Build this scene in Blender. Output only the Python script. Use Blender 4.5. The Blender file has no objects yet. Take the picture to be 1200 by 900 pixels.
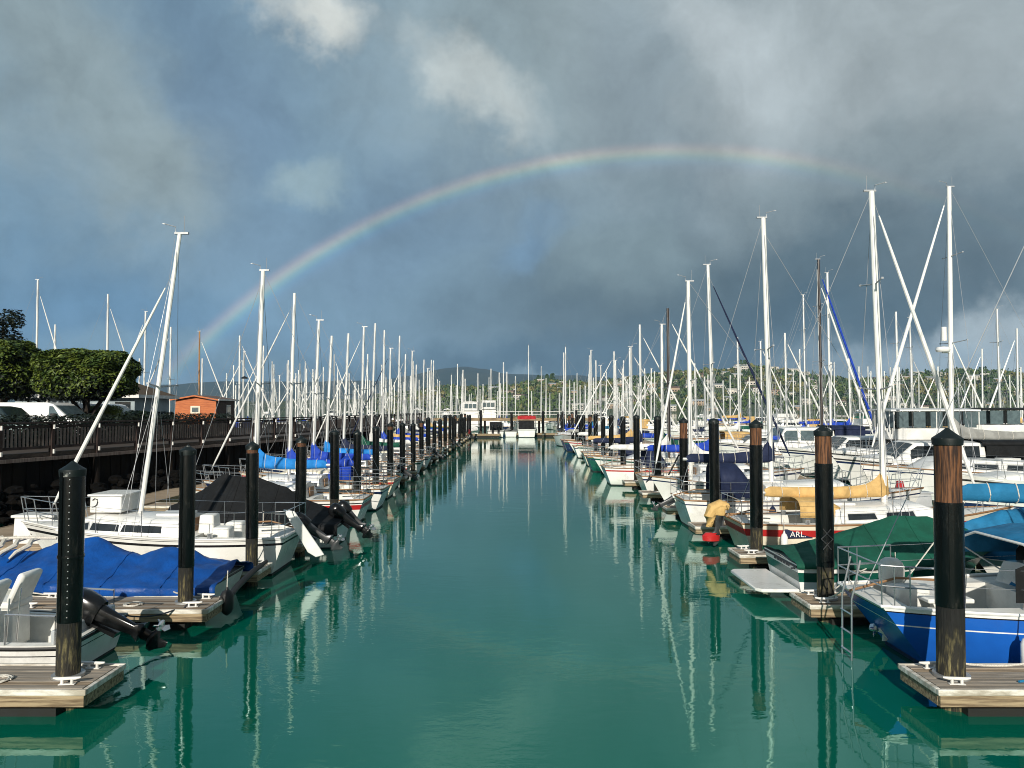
import bpy, math, random
from mathutils import Vector, Matrix, noise
R = math.radians
PI = math.pi
random.seed(7)
sc = bpy.context.scene
col = sc.collection

# ------------------------------------------------------------------ camera
CAM_Z, F, HORIZON = 3.9, 890.0, 480.0
PITCH = math.atan((HORIZON - 450.0) / F)
cam_d = bpy.data.cameras.new('camera')
cam = bpy.data.objects.new('camera', cam_d)
col.objects.link(cam)
cam.location = (0, 0, CAM_Z)
cam.rotation_euler = (PI / 2 + PITCH, 0, 0)
cam_d.sensor_width = 36.0
cam_d.lens = 36.0 * F / 1200.0
cam_d.clip_end = 30000
cam_d.clip_start = 0.1
sc.camera = cam
sc.cycles.filter_width = 1.0


def at(px, py, d):
    """point of the place seen at photo pixel px, py, d metres ahead"""
    u, v = (px - 600) / F, (450 - py) / F
    s = d / (math.cos(PITCH) - v * math.sin(PITCH))
    return Vector((u * s, d, CAM_Z + s * (math.sin(PITCH) + v * math.cos(PITCH))))


# ------------------------------------------------------------------ light
SUN_EL, SUN_AZ = 23.1, 9.6          # antisolar point lies 9.6 degrees right of +Y
A = Vector((math.sin(R(SUN_AZ)) * math.cos(R(SUN_EL)), math.cos(R(SUN_AZ)) * math.cos(R(SUN_EL)), -math.sin(R(SUN_EL))))
sun_d = bpy.data.lights.new('sun', 'SUN')
sun_d.energy = 4.9
sun_d.angle = R(0.53)
sun_d.color = (1.0, 0.94, 0.84)
sun = bpy.data.objects.new('sun', sun_d)
col.objects.link(sun)
sun.rotation_euler = A.to_track_quat('-Z', 'Y').to_euler()
sc.view_settings.view_transform = 'Standard'
sc.view_settings.look = 'None'
sc.view_settings.gamma = 1.0
sc.view_settings.exposure = 0.0
sc.view_settings.use_curve_mapping = False

# ------------------------------------------------------------------ sky
W = bpy.data.worlds.new('World')
sc.world = W
W.use_nodes = True
wt = W.node_tree
wt.nodes.clear()


class NT:
    """small node-writing helper"""
    def __init__(s, t): s.t = t
    def n(s, typ, **kw):
        nd = s.t.nodes.new(typ)
        for k, v in kw.items(): setattr(nd, k, v)
        return nd
    def put(s, inp, v):
        if hasattr(v, 'is_output'): s.t.links.new(v, inp)
        else: inp.default_value = v
    def math(s, op, a, b=0.0, c=0.0):
        nd = s.n('ShaderNodeMath', operation=op)
        for i, v in enumerate((a, b, c)): s.put(nd.inputs[i], v)
        return nd.outputs[0]
    def vec(s, op, a, b=None, sc_=None):
        nd = s.n('ShaderNodeVectorMath', operation=op)
        s.put(nd.inputs[0], a)
        if b is not None: s.put(nd.inputs[1], b)
        if sc_ is not None: s.put(nd.inputs['Scale'], sc_)
        return nd.outputs['Value'] if op in ('DOT_PRODUCT', 'LENGTH', 'DISTANCE') else nd.outputs['Vector']
    def mix(s, f, a, b, blend='MIX'):
        nd = s.n('ShaderNodeMix', data_type='RGBA', blend_type=blend)
        s.put(nd.inputs[0], f); s.put(nd.inputs[6], a); s.put(nd.inputs[7], b)
        return nd.outputs[2]
    def rng(s, v, a, b, c=0.0, d=1.0, it='SMOOTHSTEP'):
        nd = s.n('ShaderNodeMapRange', interpolation_type=it)
        for i, q in enumerate((v, a, b, c, d)): s.put(nd.inputs[i], q)
        return nd.outputs[0]
    def noise(s, v, scale, detail=4, rough=0.5, out=0, dist=0.0):
        nd = s.n('ShaderNodeTexNoise')
        if v is not None: s.put(nd.inputs['Vector'], v)
        nd.inputs['Scale'].default_value = scale
        nd.inputs['Detail'].default_value = detail
        nd.inputs['Roughness'].default_value = rough
        nd.inputs['Distortion'].default_value = dist
        return nd.outputs[out]
    def ramp(s, v, stops):
        nd = s.n('ShaderNodeValToRGB')
        e = nd.color_ramp.elements
        while len(e) > 1: e.remove(e[-1])
        e[0].position, e[0].color = stops[0][0], (*stops[0][1], 1)
        for p, c in stops[1:]:
            q = e.new(p); q.color = (*c, 1)
        s.put(nd.inputs[0], v)
        return nd.outputs[0]


w = NT(wt)
tc = w.n('ShaderNodeTexCoord')
D = tc.outputs['Generated']
sep = w.n('ShaderNodeSeparateXYZ'); wt.links.new(D, sep.inputs[0])
dx, dy, dz = sep.outputs
n1 = w.noise(D, 2.6, 8, 0.55, out=1)
warp = w.vec('SCALE', w.vec('SUBTRACT', n1, (0.5, 0.5, 0.5)), sc_=0.30)
n2 = w.noise(D, 9.0, 7, 0.6, out=1)
warp2 = w.vec('SCALE', w.vec('SUBTRACT', n2, (0.5, 0.5, 0.5)), sc_=0.10)
V = w.vec('ADD', w.vec('ADD', D, warp), warp2)
left_right = w.rng(dx, -0.30, 0.40)
c = w.mix(left_right, (0.150, 0.245, 0.345, 1), (0.190, 0.240, 0.280, 1))
# lobes of cloud: photo pixel the direction was read from, half sizes, roll, colour, strength
LOBES = [
    (80, 370, 330, 110, 0, (0.095, 0.205, 0.35), 0.8),
    (90, 70, 300, 150, -35, (0.245, 0.305, 0.330), 0.85),
    (205, 190, 120, 75, -15, (0.240, 0.300, 0.325), 0.75),
    (290, 110, 90, 150, 25, (0.125, 0.200, 0.300), 0.75),
    (420, 250, 200, 60, 20, (0.130, 0.205, 0.300), 0.6),
    (640, 60, 340, 170, 0, (0.245, 0.300, 0.320), 0.7),
    (385, 8, 75, 44, -25, (0.56, 0.58, 0.57), 0.95),
    (548, 108, 105, 42, -28, (0.44, 0.48, 0.49), 0.85),
    (380, 190, 55, 28, 15, (0.27, 0.36, 0.40), 0.7),
    (1010, 70, 400, 210, -10, (0.315, 0.360, 0.390), 0.92),
    (745, 100, 90, 120, 0, (0.215, 0.270, 0.315), 0.7),
    (880, 55, 70, 150, 60, (0.44, 0.49, 0.53), 0.55),
    (870, 340, 420, 120, 0, (0.076, 0.116, 0.146), 0.95),
    (980, 235, 260, 60, 6, (0.205, 0.255, 0.285), 0.6),
    (720, 280, 120, 85, -10, (0.185, 0.245, 0.275), 0.65),
    (600, 425, 400, 48, 0, (0.050, 0.096, 0.145), 0.85),
    (960, 390, 260, 62, 0, (0.050, 0.088, 0.122), 0.85),
    (595, 268, 60, 50, 30, (0.15, 0.27, 0.44), 0.5),
    (1190, 405, 170, 40, 8, (0.42, 0.48, 0.53), 0.85),
    (1150, 432, 160, 26, 0, (0.30, 0.38, 0.45), 0.7),
    (640, 437, 70, 12, 0, (0.24, 0.33, 0.40), 0.55),
    (180, 415, 240, 34, 0, (0.20, 0.31, 0.40), 0.5),
]
for px, py, rx, rz, roll, colr, st in LOBES:
    p = at(px, py, 1.0) - Vector((0, 0, CAM_Z))
    ln = p.length
    p.normalize()
    m = w.n('ShaderNodeMapping', vector_type='TEXTURE')
    wt.links.new(V, m.inputs['Vector'])
    m.inputs['Location'].default_value = p
    m.inputs['Rotation'].default_value = (0, -R(roll), -math.atan2(p.x, p.y))
    m.inputs['Scale'].default_value = (rx / F / ln, 0.5, rz / F / ln)
    f = w.rng(w.vec('LENGTH', m.outputs[0]), 1.15, 0.25, 0.0, st)
    c = w.mix(f, c, (*colr, 1))
fine = w.noise(D, 6.0, 8, 0.62, dist=0.4)
fine2 = w.noise(V, 18.0, 6, 0.6)
mod = w.math('ADD', w.rng(fine, 0.3, 0.7, 0.84, 1.16, 'LINEAR'), w.rng(fine2, 0.3, 0.7, -0.08, 0.08, 'LINEAR'))
c = w.vec('MULTIPLY', w.vec('SCALE', c, sc_=mod), (1.22, 1.23, 1.18))
# the bow: 42 degrees about the point opposite the sun
ang = w.math('MULTIPLY', w.math('ARCCOSINE', w.vec('DOT_PRODUCT', w.vec('NORMALIZE', D), tuple(A))), 180 / PI)
t = w.rng(ang, 40.25, 42.55, 0, 1, 'LINEAR')
bow = w.ramp(t, [(0.0, (0, 0, 0)), (0.18, (0.005, 0.010, 0.03)), (0.34, (0.005, 0.045, 0.085)), (0.48, (0.05, 0.12, 0.085)),
                 (0.60, (0.17, 0.17, 0.070)), (0.70, (0.21, 0.140, 0.065)), (0.80, (0.13, 0.060, 0.035)), (0.92, (0.03, 0.010, 0.008)), (1.0, (0, 0, 0))])
fade = w.math('MULTIPLY', w.rng(dx, 0.10, 0.54, 0.98, 0.05), w.rng(fine, 0.30, 0.62, 0.55, 1.05))
bow = w.vec('SCALE', bow, sc_=w.math('MULTIPLY', fade, w.rng(dz, -0.01, 0.12, 0.75, 1.0)))
glow = w.math('MULTIPLY', w.rng(ang, 41.0, 33.0, 0.020, 0.0), fade)
cc = w.vec('ADD', w.vec('ADD', c, bow), w.vec('SCALE', (0.8, 1.0, 1.2), sc_=glow))
sky = w.n('ShaderNodeTexSky')
sky.sky_type = 'NISHITA'
sky.sun_disc = False
sky.sun_elevation = R(SUN_EL)
sky.sun_rotation = R(180 + SUN_AZ)
bg1 = w.n('ShaderNodeBackground'); bg1.inputs[1].default_value = 0.05
wt.links.new(sky.outputs[0], bg1.inputs[0])
bg2 = w.n('ShaderNodeBackground'); bg2.inputs[1].default_value = 1.0
wt.links.new(cc, bg2.inputs[0])
ms = w.n('ShaderNodeMixShader')
wt.links.new(w.rng(dy, -0.4, 0.15, 0.55, 0.96), ms.inputs[0])
wt.links.new(bg1.outputs[0], ms.inputs[1]); wt.links.new(bg2.outputs[0], ms.inputs[2])
wo = w.n('ShaderNodeOutputWorld')
wt.links.new(ms.outputs[0], wo.inputs[0])

# ------------------------------------------------------------------ materials
MATS = {}


def mat(name, c1, c2=None, rough=0.5, metal=0.0, scale=4.0, stretch=(1, 1, 1), bump=0.0, bscale=None, detail=6, spec=0.5, lo=0.35, hi=0.65, dirt=0.0):
    m = bpy.data.materials.new(name)
    m.use_nodes = True
    t_ = NT(m.node_tree)
    b = m.node_tree.nodes['Principled BSDF']
    b.inputs['Roughness'].default_value = rough
    b.inputs['Metallic'].default_value = metal
    b.inputs['Specular IOR Level'].default_value = spec
    tcn = t_.n('ShaderNodeTexCoord')
    mp = t_.n('ShaderNodeMapping'); mp.inputs['Scale'].default_value = stretch
    m.node_tree.links.new(tcn.outputs['Object'], mp.inputs[0])
    if c2 is None: c2 = tuple(x * 0.82 for x in c1)
    nz = t_.noise(mp.outputs[0], scale, detail, 0.6)
    colr = t_.mix(t_.rng(nz, lo, hi), (*c1, 1), (*c2, 1))
    if dirt:
        dn = t_.noise(tcn.outputs['Object'], 1.7, 8, 0.7)
        colr = t_.mix(t_.rng(dn, 0.52, 0.75, 0.0, dirt), colr, (0.16, 0.13, 0.09, 1))
    m.node_tree.links.new(colr, b.inputs['Base Color'])
    m.node_tree.links.new(t_.rng(nz, 0.3, 0.7, rough * 0.85, min(1, rough * 1.2), 'LINEAR'), b.inputs['Roughness'])
    if bump:
        bn = t_.noise(mp.outputs[0], bscale or scale * 2, 5, 0.6)
        bp = t_.n('ShaderNodeBump'); bp.inputs['Strength'].default_value = 1.0; bp.inputs['Distance'].default_value = bump
        m.node_tree.links.new(bn, bp.inputs['Height'])
        m.node_tree.links.new(bp.outputs[0], b.inputs['Normal'])
    MATS[name] = m
    return m


mat('gelcoat', (0.80, 0.79, 0.76), (0.69, 0.68, 0.63), 0.25, scale=1.3, dirt=0.35)
mat('gelcoat_cream', (0.72, 0.66, 0.52), (0.64, 0.58, 0.44), 0.3, scale=1.3, dirt=0.2)
mat('gelcoat_grey', (0.42, 0.44, 0.45), (0.34, 0.36, 0.37), 0.35, scale=2)
mat('deck_white', (0.72, 0.71, 0.66), (0.60, 0.59, 0.54), 0.55, scale=3, dirt=0.3)
mat('deck_grey', (0.38, 0.40, 0.41), (0.30, 0.32, 0.33), 0.6, scale=3)
mat('hull_blue', (0.012, 0.11, 0.46), (0.010, 0.09, 0.39), 0.22, scale=1.5)
mat('hull_navy', (0.012, 0.025, 0.075), (0.010, 0.02, 0.06), 0.2, scale=2)
mat('hull_green', (0.008, 0.09, 0.06), (0.006, 0.07, 0.05), 0.25, scale=2)
mat('hull_red', (0.45, 0.02, 0.02), (0.36, 0.015, 0.015), 0.3, scale=2)
mat('hull_black', (0.012, 0.012, 0.014), None, 0.25)
mat('antifoul', (0.02, 0.025, 0.03), (0.03, 0.035, 0.03), 0.8)
mat('antifoul_blue', (0.01, 0.03, 0.10), (0.02, 0.04, 0.08), 0.8)
for nm, c1 in dict(royal=(0.012, 0.055, 0.42), sky=(0.012, 0.21, 0.60), navy=(0.010, 0.018, 0.055), green=(0.006, 0.085, 0.052),
                   tan=(0.62, 0.40, 0.15), grey=(0.30, 0.30, 0.28), black=(0.006, 0.0068, 0.0075), teal=(0.015, 0.17, 0.34), white=(0.74, 0.73, 0.70),
                   red=(0.42, 0.02, 0.025), tarp=(0.004, 0.068, 0.30)).items():
    mat('canvas_' + nm, c1, tuple(x * 0.72 for x in c1), 0.75 if nm != 'tarp' else 0.42, scale=3, bump=0.03, bscale=4, spec=0.3)
mat('mast_white', (0.80, 0.79, 0.75), (0.70, 0.69, 0.65), 0.35, scale=2, stretch=(6, 6, 0.6))
mat('mast_alloy', (0.62, 0.62, 0.60), (0.52, 0.52, 0.50), 0.4, 0.35, scale=2, stretch=(6, 6, 0.6))
mat('mast_dark', (0.05, 0.035, 0.028), (0.025, 0.02, 0.018), 0.4, scale=3, stretch=(6, 6, 0.4))
mat('mast_wood', (0.42, 0.22, 0.08), (0.30, 0.14, 0.05), 0.35, scale=3, stretch=(8, 8, 0.4))
mat('steel', (0.62, 0.63, 0.64), (0.5, 0.5, 0.5), 0.25, 0.9)
mat('wire', (0.42, 0.43, 0.44), None, 0.45, 0.3)
mat('rope', (0.66, 0.62, 0.54), (0.45, 0.42, 0.36), 0.9, scale=60)
mat('rope_dark', (0.02, 0.025, 0.035), None, 0.9, scale=60)
mat('glass_dark', (0.012, 0.016, 0.018), (0.02, 0.025, 0.028), 0.06, spec=0.8)
mat('glass_pale', (0.10, 0.14, 0.15), (0.07, 0.10, 0.11), 0.08, spec=0.8)
mat('rubber', (0.008, 0.008, 0.008), (0.016, 0.015, 0.014), 0.5)
mat('motor_black', (0.003, 0.0033, 0.0036), (0.008, 0.0085, 0.009), 0.2, spec=0.4)
mat('motor_grey', (0.05, 0.052, 0.055), (0.02, 0.021, 0.022), 0.35, dirt=0.2)
mat('motor_white', (0.72, 0.70, 0.64), (0.62, 0.60, 0.54), 0.35, dirt=0.3)
mat('teak', (0.30, 0.16, 0.07), (0.20, 0.10, 0.04), 0.55, scale=4, stretch=(0.5, 8, 8))
mat('vinyl', (0.78, 0.77, 0.72), (0.66, 0.65, 0.60), 0.5, bump=0.004)
# piles and docks
mat('pile_wood', (0.16, 0.062, 0.020), (0.022, 0.009, 0.005), 0.75, scale=4.0, stretch=(8, 8, 0.5), bump=0.02, bscale=4, lo=0.38, hi=0.62)
mat('pile_sleeve', (0.0025, 0.0035, 0.0035), (0.026, 0.025, 0.021), 0.22, scale=5, stretch=(3, 3, 0.6), bump=0.003, lo=0.52, hi=0.85, spec=0.35)
mat('pile_cap', (0.006, 0.010, 0.010), (0.24, 0.24, 0.22), 0.5, scale=9, lo=0.60, hi=0.72, spec=0.3)
mat('pile_algae', (0.016, 0.014, 0.009), (0.24, 0.20, 0.09), 0.85, scale=6, stretch=(4, 4, 0.6), bump=0.02, bscale=12, lo=0.46, hi=0.74)
mat('dock_plank', (0.40, 0.30, 0.20), (0.20, 0.145, 0.09), 0.85, scale=2.5, stretch=(0.5, 9, 9), bump=0.004, bscale=6, dirt=0.35)
mat('dock_plank_grey', (0.34, 0.29, 0.23), (0.19, 0.16, 0.125), 0.85, scale=2.5, stretch=(0.5, 9, 9), bump=0.004, bscale=6, dirt=0.3)
mat('dock_plank_dark', (0.23, 0.165, 0.105), (0.13, 0.09, 0.055), 0.85, scale=2.5, stretch=(0.5, 9, 9), bump=0.004, bscale=6, dirt=0.4)
mat('dock_timber', (0.36, 0.27, 0.16), (0.12, 0.08, 0.045), 0.85, scale=2.5, stretch=(0.5, 9, 9), bump=0.006, dirt=0.4)
mat('dock_white', (0.72, 0.68, 0.60), (0.36, 0.32, 0.25), 0.7, scale=3, stretch=(0.8, 3, 3), bump=0.006, dirt=0.7)
mat('dock_float', (0.006, 0.006, 0.005), (0.012, 0.012, 0.009), 0.8)
mat('galv', (0.50, 0.51, 0.50), (0.38, 0.38, 0.37), 0.45, 0.7)
mat('paint_white', (0.76, 0.74, 0.70), (0.62, 0.60, 0.55), 0.5, dirt=0.2)
# shore
mat('rail_wood', (0.030, 0.014, 0.010), (0.016, 0.008, 0.006), 0.8, scale=4, stretch=(1, 1, 0.4))
mat('baluster_wood', (0.20, 0.155, 0.13), (0.10, 0.07, 0.06), 0.8, scale=4, stretch=(4, 4, 0.3))
mat('seawall', (0.007, 0.0055, 0.005), (0.016, 0.012, 0.009), 0.95, spec=0.1, scale=1.5, stretch=(1, 1, 0.3), bump=0.06)  # near-black base colour carries the shade on the wall
mat('rock', (0.006, 0.005, 0.004), (0.003, 0.003, 0.003), 1.0, spec=0.08, scale=2, bump=0.05)  # rocks darkened so their colour stands in for shade on the bank
mat('asphalt', (0.05, 0.05, 0.05), (0.07, 0.068, 0.065), 0.9, scale=20)
mat('walk_plank', (0.06, 0.042, 0.03), (0.035, 0.025, 0.018), 0.85, scale=3, stretch=(9, 0.6, 9))
mat('house_orange', (0.52, 0.145, 0.030), (0.36, 0.085, 0.018), 0.55, scale=3, stretch=(0.5, 9, 9), bump=0.01)
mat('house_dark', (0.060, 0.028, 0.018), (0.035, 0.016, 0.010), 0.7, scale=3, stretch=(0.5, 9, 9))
mat('shingle', (0.115, 0.072, 0.035), (0.06, 0.038, 0.02), 0.9, scale=9, stretch=(1, 3, 3), bump=0.02)
mat('wall_blue', (0.30, 0.36, 0.38), (0.25, 0.30, 0.32), 0.7, scale=2)
mat('car_green', (0.035, 0.055, 0.058), None, 0.2, 0.5)
mat('car_white', (0.78, 0.78, 0.76), (0.74, 0.74, 0.72), 0.25)
mat('tyre', (0.012, 0.012, 0.012), None, 0.8)
mat('bark', (0.045, 0.032, 0.022), (0.02, 0.015, 0.01), 0.9, scale=6, stretch=(4, 4, 0.6), bump=0.03)
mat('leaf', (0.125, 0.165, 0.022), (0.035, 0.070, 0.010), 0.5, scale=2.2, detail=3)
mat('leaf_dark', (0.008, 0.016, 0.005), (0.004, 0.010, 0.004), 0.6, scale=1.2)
mat('leaf_lime', (0.25, 0.28, 0.035), (0.12, 0.16, 0.02), 0.5, scale=2)
mat('wood_a', (0.024, 0.055, 0.014), (0.045, 0.080, 0.020), 0.8, scale=0.02)
mat('wood_b', (0.090, 0.130, 0.026), (0.050, 0.085, 0.018), 0.8, scale=0.02)
mat('wood_c', (0.19, 0.165, 0.048), (0.11, 0.12, 0.034), 0.8, scale=0.02)
mat('hill_grass', (0.075, 0.090, 0.030), (0.035, 0.055, 0.018), 0.9, scale=0.02)
mat('hill_far', (0.014, 0.026, 0.014), (0.030, 0.038, 0.018), 0.95, scale=0.004, detail=8)
mat('house_pale', (0.66, 0.62, 0.54), (0.55, 0.50, 0.42), 0.8, scale=0.05)
mat('house_tan', (0.42, 0.32, 0.22), (0.34, 0.25, 0.17), 0.8, scale=0.05)
mat('roof_brown', (0.14, 0.085, 0.06), (0.10, 0.06, 0.045), 0.9, scale=0.05)
mat('ink', (0.03, 0.03, 0.035), None, 0.6)
mat('seabed', (0.03, 0.05, 0.04), None, 0.9)


def M(n): return MATS[n]


# water: turbid teal body under a thin ripple
wm = bpy.data.materials.new('water')
wm.use_nodes = True
q = NT(wm.node_tree)
b = wm.node_tree.nodes['Principled BSDF']
tcw = q.n('ShaderNodeTexCoord')
O = tcw.outputs['Object']
bn = q.noise(O, 0.06, 4, 0.5)
wm.node_tree.links.new(q.mix(q.rng(bn, 0.35, 0.65), (0.0005, 0.102, 0.062, 1), (0.001, 0.124, 0.082, 1)), b.inputs['Base Color'])
b.inputs['Roughness'].default_value = 0.015
b.inputs['IOR'].default_value = 2.0
b.inputs['Specular Tint'].default_value = (0.18, 1.0, 0.80, 1)
mpw = q.n('ShaderNodeMapping'); mpw.inputs['Scale'].default_value = (0.8, 1.5, 1)
wm.node_tree.links.new(O, mpw.inputs[0])
na = q.noise(mpw.outputs[0], 1.1, 2, 0.5, dist=0.6)
nb = q.noise(mpw.outputs[0], 4.5, 3, 0.5, dist=0.5)
nc = q.noise(mpw.outputs[0], 12.0, 2, 0.5)
patch = q.rng(q.noise(O, 0.13, 3, 0.5, dist=1.0), 0.42, 0.62, 0.25, 1.0)
h = q.math('ADD', q.math('MULTIPLY', na, 0.0040), q.math('MULTIPLY', patch, q.math('ADD', q.math('MULTIPLY', nb, 0.0026), q.math('MULTIPLY', nc, 0.0009))))
bp = q.n('ShaderNodeBump'); bp.inputs['Strength'].default_value = 1.0; bp.inputs['Distance'].default_value = 1.0
wm.node_tree.links.new(h, bp.inputs['Height'])
wm.node_tree.links.new(bp.outputs[0], b.inputs['Normal'])
MATS['water'] = wm

# tidal staining on piles: black above, bleached and mossy towards the water
tm = MATS['pile_algae']
q = NT(tm.node_tree)
b = tm.node_tree.nodes['Principled BSDF']
src = b.inputs['Base Color'].links[0].from_socket
tco = q.n('ShaderNodeTexCoord'); sp_ = q.n('ShaderNodeSeparateXYZ'); tm.node_tree.links.new(tco.outputs['Object'], sp_.inputs[0])
ragged = q.math('ADD', sp_.outputs[2], q.math('MULTIPLY', q.noise(tco.outputs['Object'], 7.0, 5, 0.6), 0.7))
tm.node_tree.links.new(q.mix(q.rng(ragged, 0.95, 1.5), src, (0.006, 0.006, 0.005, 1)), b.inputs['Base Color'])

# air between here and the far mountain
hz = bpy.data.materials.new('haze')
hz.use_nodes = True
hz.node_tree.nodes.clear()
q = NT(hz.node_tree)
ho = q.n('ShaderNodeOutputMaterial'); pv = q.n('ShaderNodeVolumePrincipled')
pv.inputs['Color'].default_value = (0.40, 0.68, 1.0, 1)
pv.inputs['Density'].default_value = 0.000075
hz.node_tree.links.new(pv.outputs[0], ho.inputs['Volume'])
MATS['haze'] = hz


# ------------------------------------------------------------------ mesh building
class MB:
    def __init__(s):
        s.v, s.f, s.mi = [], [], []

    def add(s, vs, fs, mi=0):
        o = len(s.v)
        s.v.extend([tuple(p) for p in vs])
        for f in fs:
            s.f.append([i + o for i in f]); s.mi.append(mi)
        return s

    def box(s, c, d, mi=0, rot=None, taper=1.0):
        hx, hy, hz = d[0] / 2, d[1] / 2, d[2] / 2
        vs = []
        for z, k in ((-hz, 1.0), (hz, taper)):
            for x, y in ((-hx, -hy), (hx, -hy), (hx, hy), (-hx, hy)):
                p = Vector((x * k, y * k, z))
                if rot is not None: p = rot @ p
                vs.append(p + Vector(c))
        return s.add(vs, [(3, 2, 1, 0), (4, 5, 6, 7), (0, 1, 5, 4), (1, 2, 6, 5), (2, 3, 7, 6), (3, 0, 4, 7)], mi)

    def rings(s, rs, closed=True, caps=True, mi=0, band=None, endmi=None):
        """loft through rings of equal length; band: material index for each ring segment"""
        o = len(s.v); n = len(rs[0])
        for r in rs: s.v.extend([tuple(p) for p in r])
        for i in range(len(rs) - 1):
            for j in range(n if closed else n - 1):
                k = (j + 1) % n
                s.f.append([o + i * n + j, o + i * n + k, o + (i + 1) * n + k, o + (i + 1) * n + j])
                s.mi.append(band[j] if band else mi)
        if caps:
            e = mi if endmi is None else endmi
            s.f.append([o + j for j in range(n)][::-1]); s.mi.append(e)
            s.f.append([o + (len(rs) - 1) * n + j for j in range(n)]); s.mi.append(e)
        return s

    def tube(s, pts, r, n=6, mi=0):
        pts = [Vector(p) for p in pts]
        rs = []
        up = Vector((0, 0, 1))
        for i, p in enumerate(pts):
            t_ = (pts[min(i + 1, len(pts) - 1)] - pts[max(i - 1, 0)])
            if t_.length < 1e-9: t_ = Vector((0, 0, 1))
            t_.normalize()
            a = t_.cross(up)
            if a.length < 1e-3: a = t_.cross(Vector((1, 0, 0)))
            a.normalize(); b_ = t_.cross(a)
            rr = r[i] if isinstance(r, (list, tuple)) else r
            rs.append([p + a * (math.cos(2 * PI * k / n) * rr) + b_ * (math.sin(2 * PI * k / n) * rr) for k in range(n)])
        return s.rings(rs, mi=mi)

    def lathe(s, prof, n=16, c=(0, 0), mi=0, wob=0.0):
        rs = []
        for r, z in prof:
            rs.append([(c[0] + math.cos(2 * PI * k / n) * r * (1 + wob * noise.noise((math.cos(2 * PI * k / n) * 1.3, math.sin(2 * PI * k / n) * 1.3, z * 0.7 + c[0]))),
                        c[1] + math.sin(2 * PI * k / n) * r * (1 + wob * noise.noise((math.cos(2 * PI * k / n) * 1.3 + 5, math.sin(2 * PI * k / n) * 1.3, z * 0.7 + c[1]))), z) for k in range(n)])
        return s.rings(rs, mi=mi)

    def prism(s, poly, z0, z1, mi=0):
        n = len(poly)
        return s.rings([[(x, y, z0) for x, y in poly], [(x, y, z1) for x, y in poly]], mi=mi)

    def plate(s, pts, th, mi=0):
        """a flat outline given as 3-D points, thickened along its normal"""
        pts = [Vector(p) for p in pts]
        n_ = (pts[1] - pts[0]).cross(pts[2] - pts[0]).normalized() * th / 2
        return s.rings([[p - n_ for p in pts], [p + n_ for p in pts]], mi=mi)

    def grid(s, fn, nu, nv, mi=0, flip=False):
        o = len(s.v)
        for i in range(nu + 1):
            for j in range(nv + 1): s.v.append(tuple(fn(i / nu, j / nv)))
        for i in range(nu):
            for j in range(nv):
                a = o + i * (nv + 1) + j
                q_ = [a, a + nv + 1, a + nv + 2, a + 1]
                s.f.append(q_[::-1] if flip else q_); s.mi.append(mi)
        return s

    def build(s, name, mats, parent=None, smooth=35, bevel=0.0, solid=0.0):
        me = bpy.data.meshes.new(name)
        me.from_pydata(s.v, [], s.f)
        if isinstance(mats, str): mats = [mats]
        for m in mats: me.materials.append(M(m))
        if len(mats) > 1: me.polygons.foreach_set('material_index', s.mi)
        me.update()
        if smooth:
            me.polygons.foreach_set('use_smooth', [True] * len(me.polygons))
            me.set_sharp_from_angle(angle=R(smooth))
        o = bpy.data.objects.new(name, me)
        col.objects.link(o)
        if parent is not None: o.parent = parent
        if solid:
            md = o.modifiers.new('solid', 'SOLIDIFY'); md.thickness = solid; md.offset = -1
        if bevel:
            md = o.modifiers.new('bevel', 'BEVEL'); md.width = bevel; md.segments = 2; md.limit_method = 'ANGLE'; md.angle_limit = R(40)
        return o


def tag(o, label=None, cat=None, group=None, kind=None):
    if label: o['label'] = label
    if cat: o['category'] = cat
    if group: o['group'] = group
    if kind: o['kind'] = kind
    return o


def thing(name, label, cat, loc=(0, 0, 0), rz=0.0, group=None):
    o = bpy.data.objects.new(name, None)
    o.empty_display_size = 0.2
    col.objects.link(o)
    o.location = loc
    o.rotation_euler = (0, 0, rz)
    return tag(o, label, cat, group)


def copy_tree(o, loc=None, rz=None, scale=None, label=None, group=None, parent=None):
    c_ = o.copy()
    col.objects.link(c_)
    if parent is not None: c_.parent = parent
    for ch in o.children: copy_tree(ch, parent=c_)
    if loc is not None: c_.location = loc
    if rz is not None: c_.rotation_euler = (0, 0, rz)
    if scale is not None: c_.scale = scale
    if label: c_['label'] = label
    if group: c_['group'] = group
    return c_


def lerp(a, b_, t_): return a + (b_ - a) * t_


def interp(x, tab):
    if x <= tab[0][0]: return tab[0][1]
    for (x0, y0), (x1, y1) in zip(tab, tab[1:]):
        if x <= x1: return y0 + (y1 - y0) * (x - x0) / (x1 - x0)
    return tab[-1][1]


ORD = ['', 'first', 'second', 'third', 'fourth', 'fifth', 'sixth', 'seventh', 'eighth', 'ninth', 'tenth', 'eleventh', 'twelfth', 'thirteenth', 'fourteenth',
       'fifteenth', 'sixteenth', 'seventeenth', 'eighteenth', 'nineteenth', 'twentieth', 'twenty-first', 'twenty-second', 'twenty-third', 'twenty-fourth',
       'twenty-fifth', 'twenty-sixth', 'twenty-seventh', 'twenty-eighth', 'twenty-ninth', 'thirtieth'] + ['thirty-%s' % x for x in
       ('first', 'second', 'third', 'fourth', 'fifth', 'sixth', 'seventh', 'eighth', 'ninth')] + ['fortieth'] + ['forty-%s' % x for x in
       ('first', 'second', 'third', 'fourth', 'fifth', 'sixth', 'seventh', 'eighth', 'ninth')] + ['fiftieth']


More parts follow.
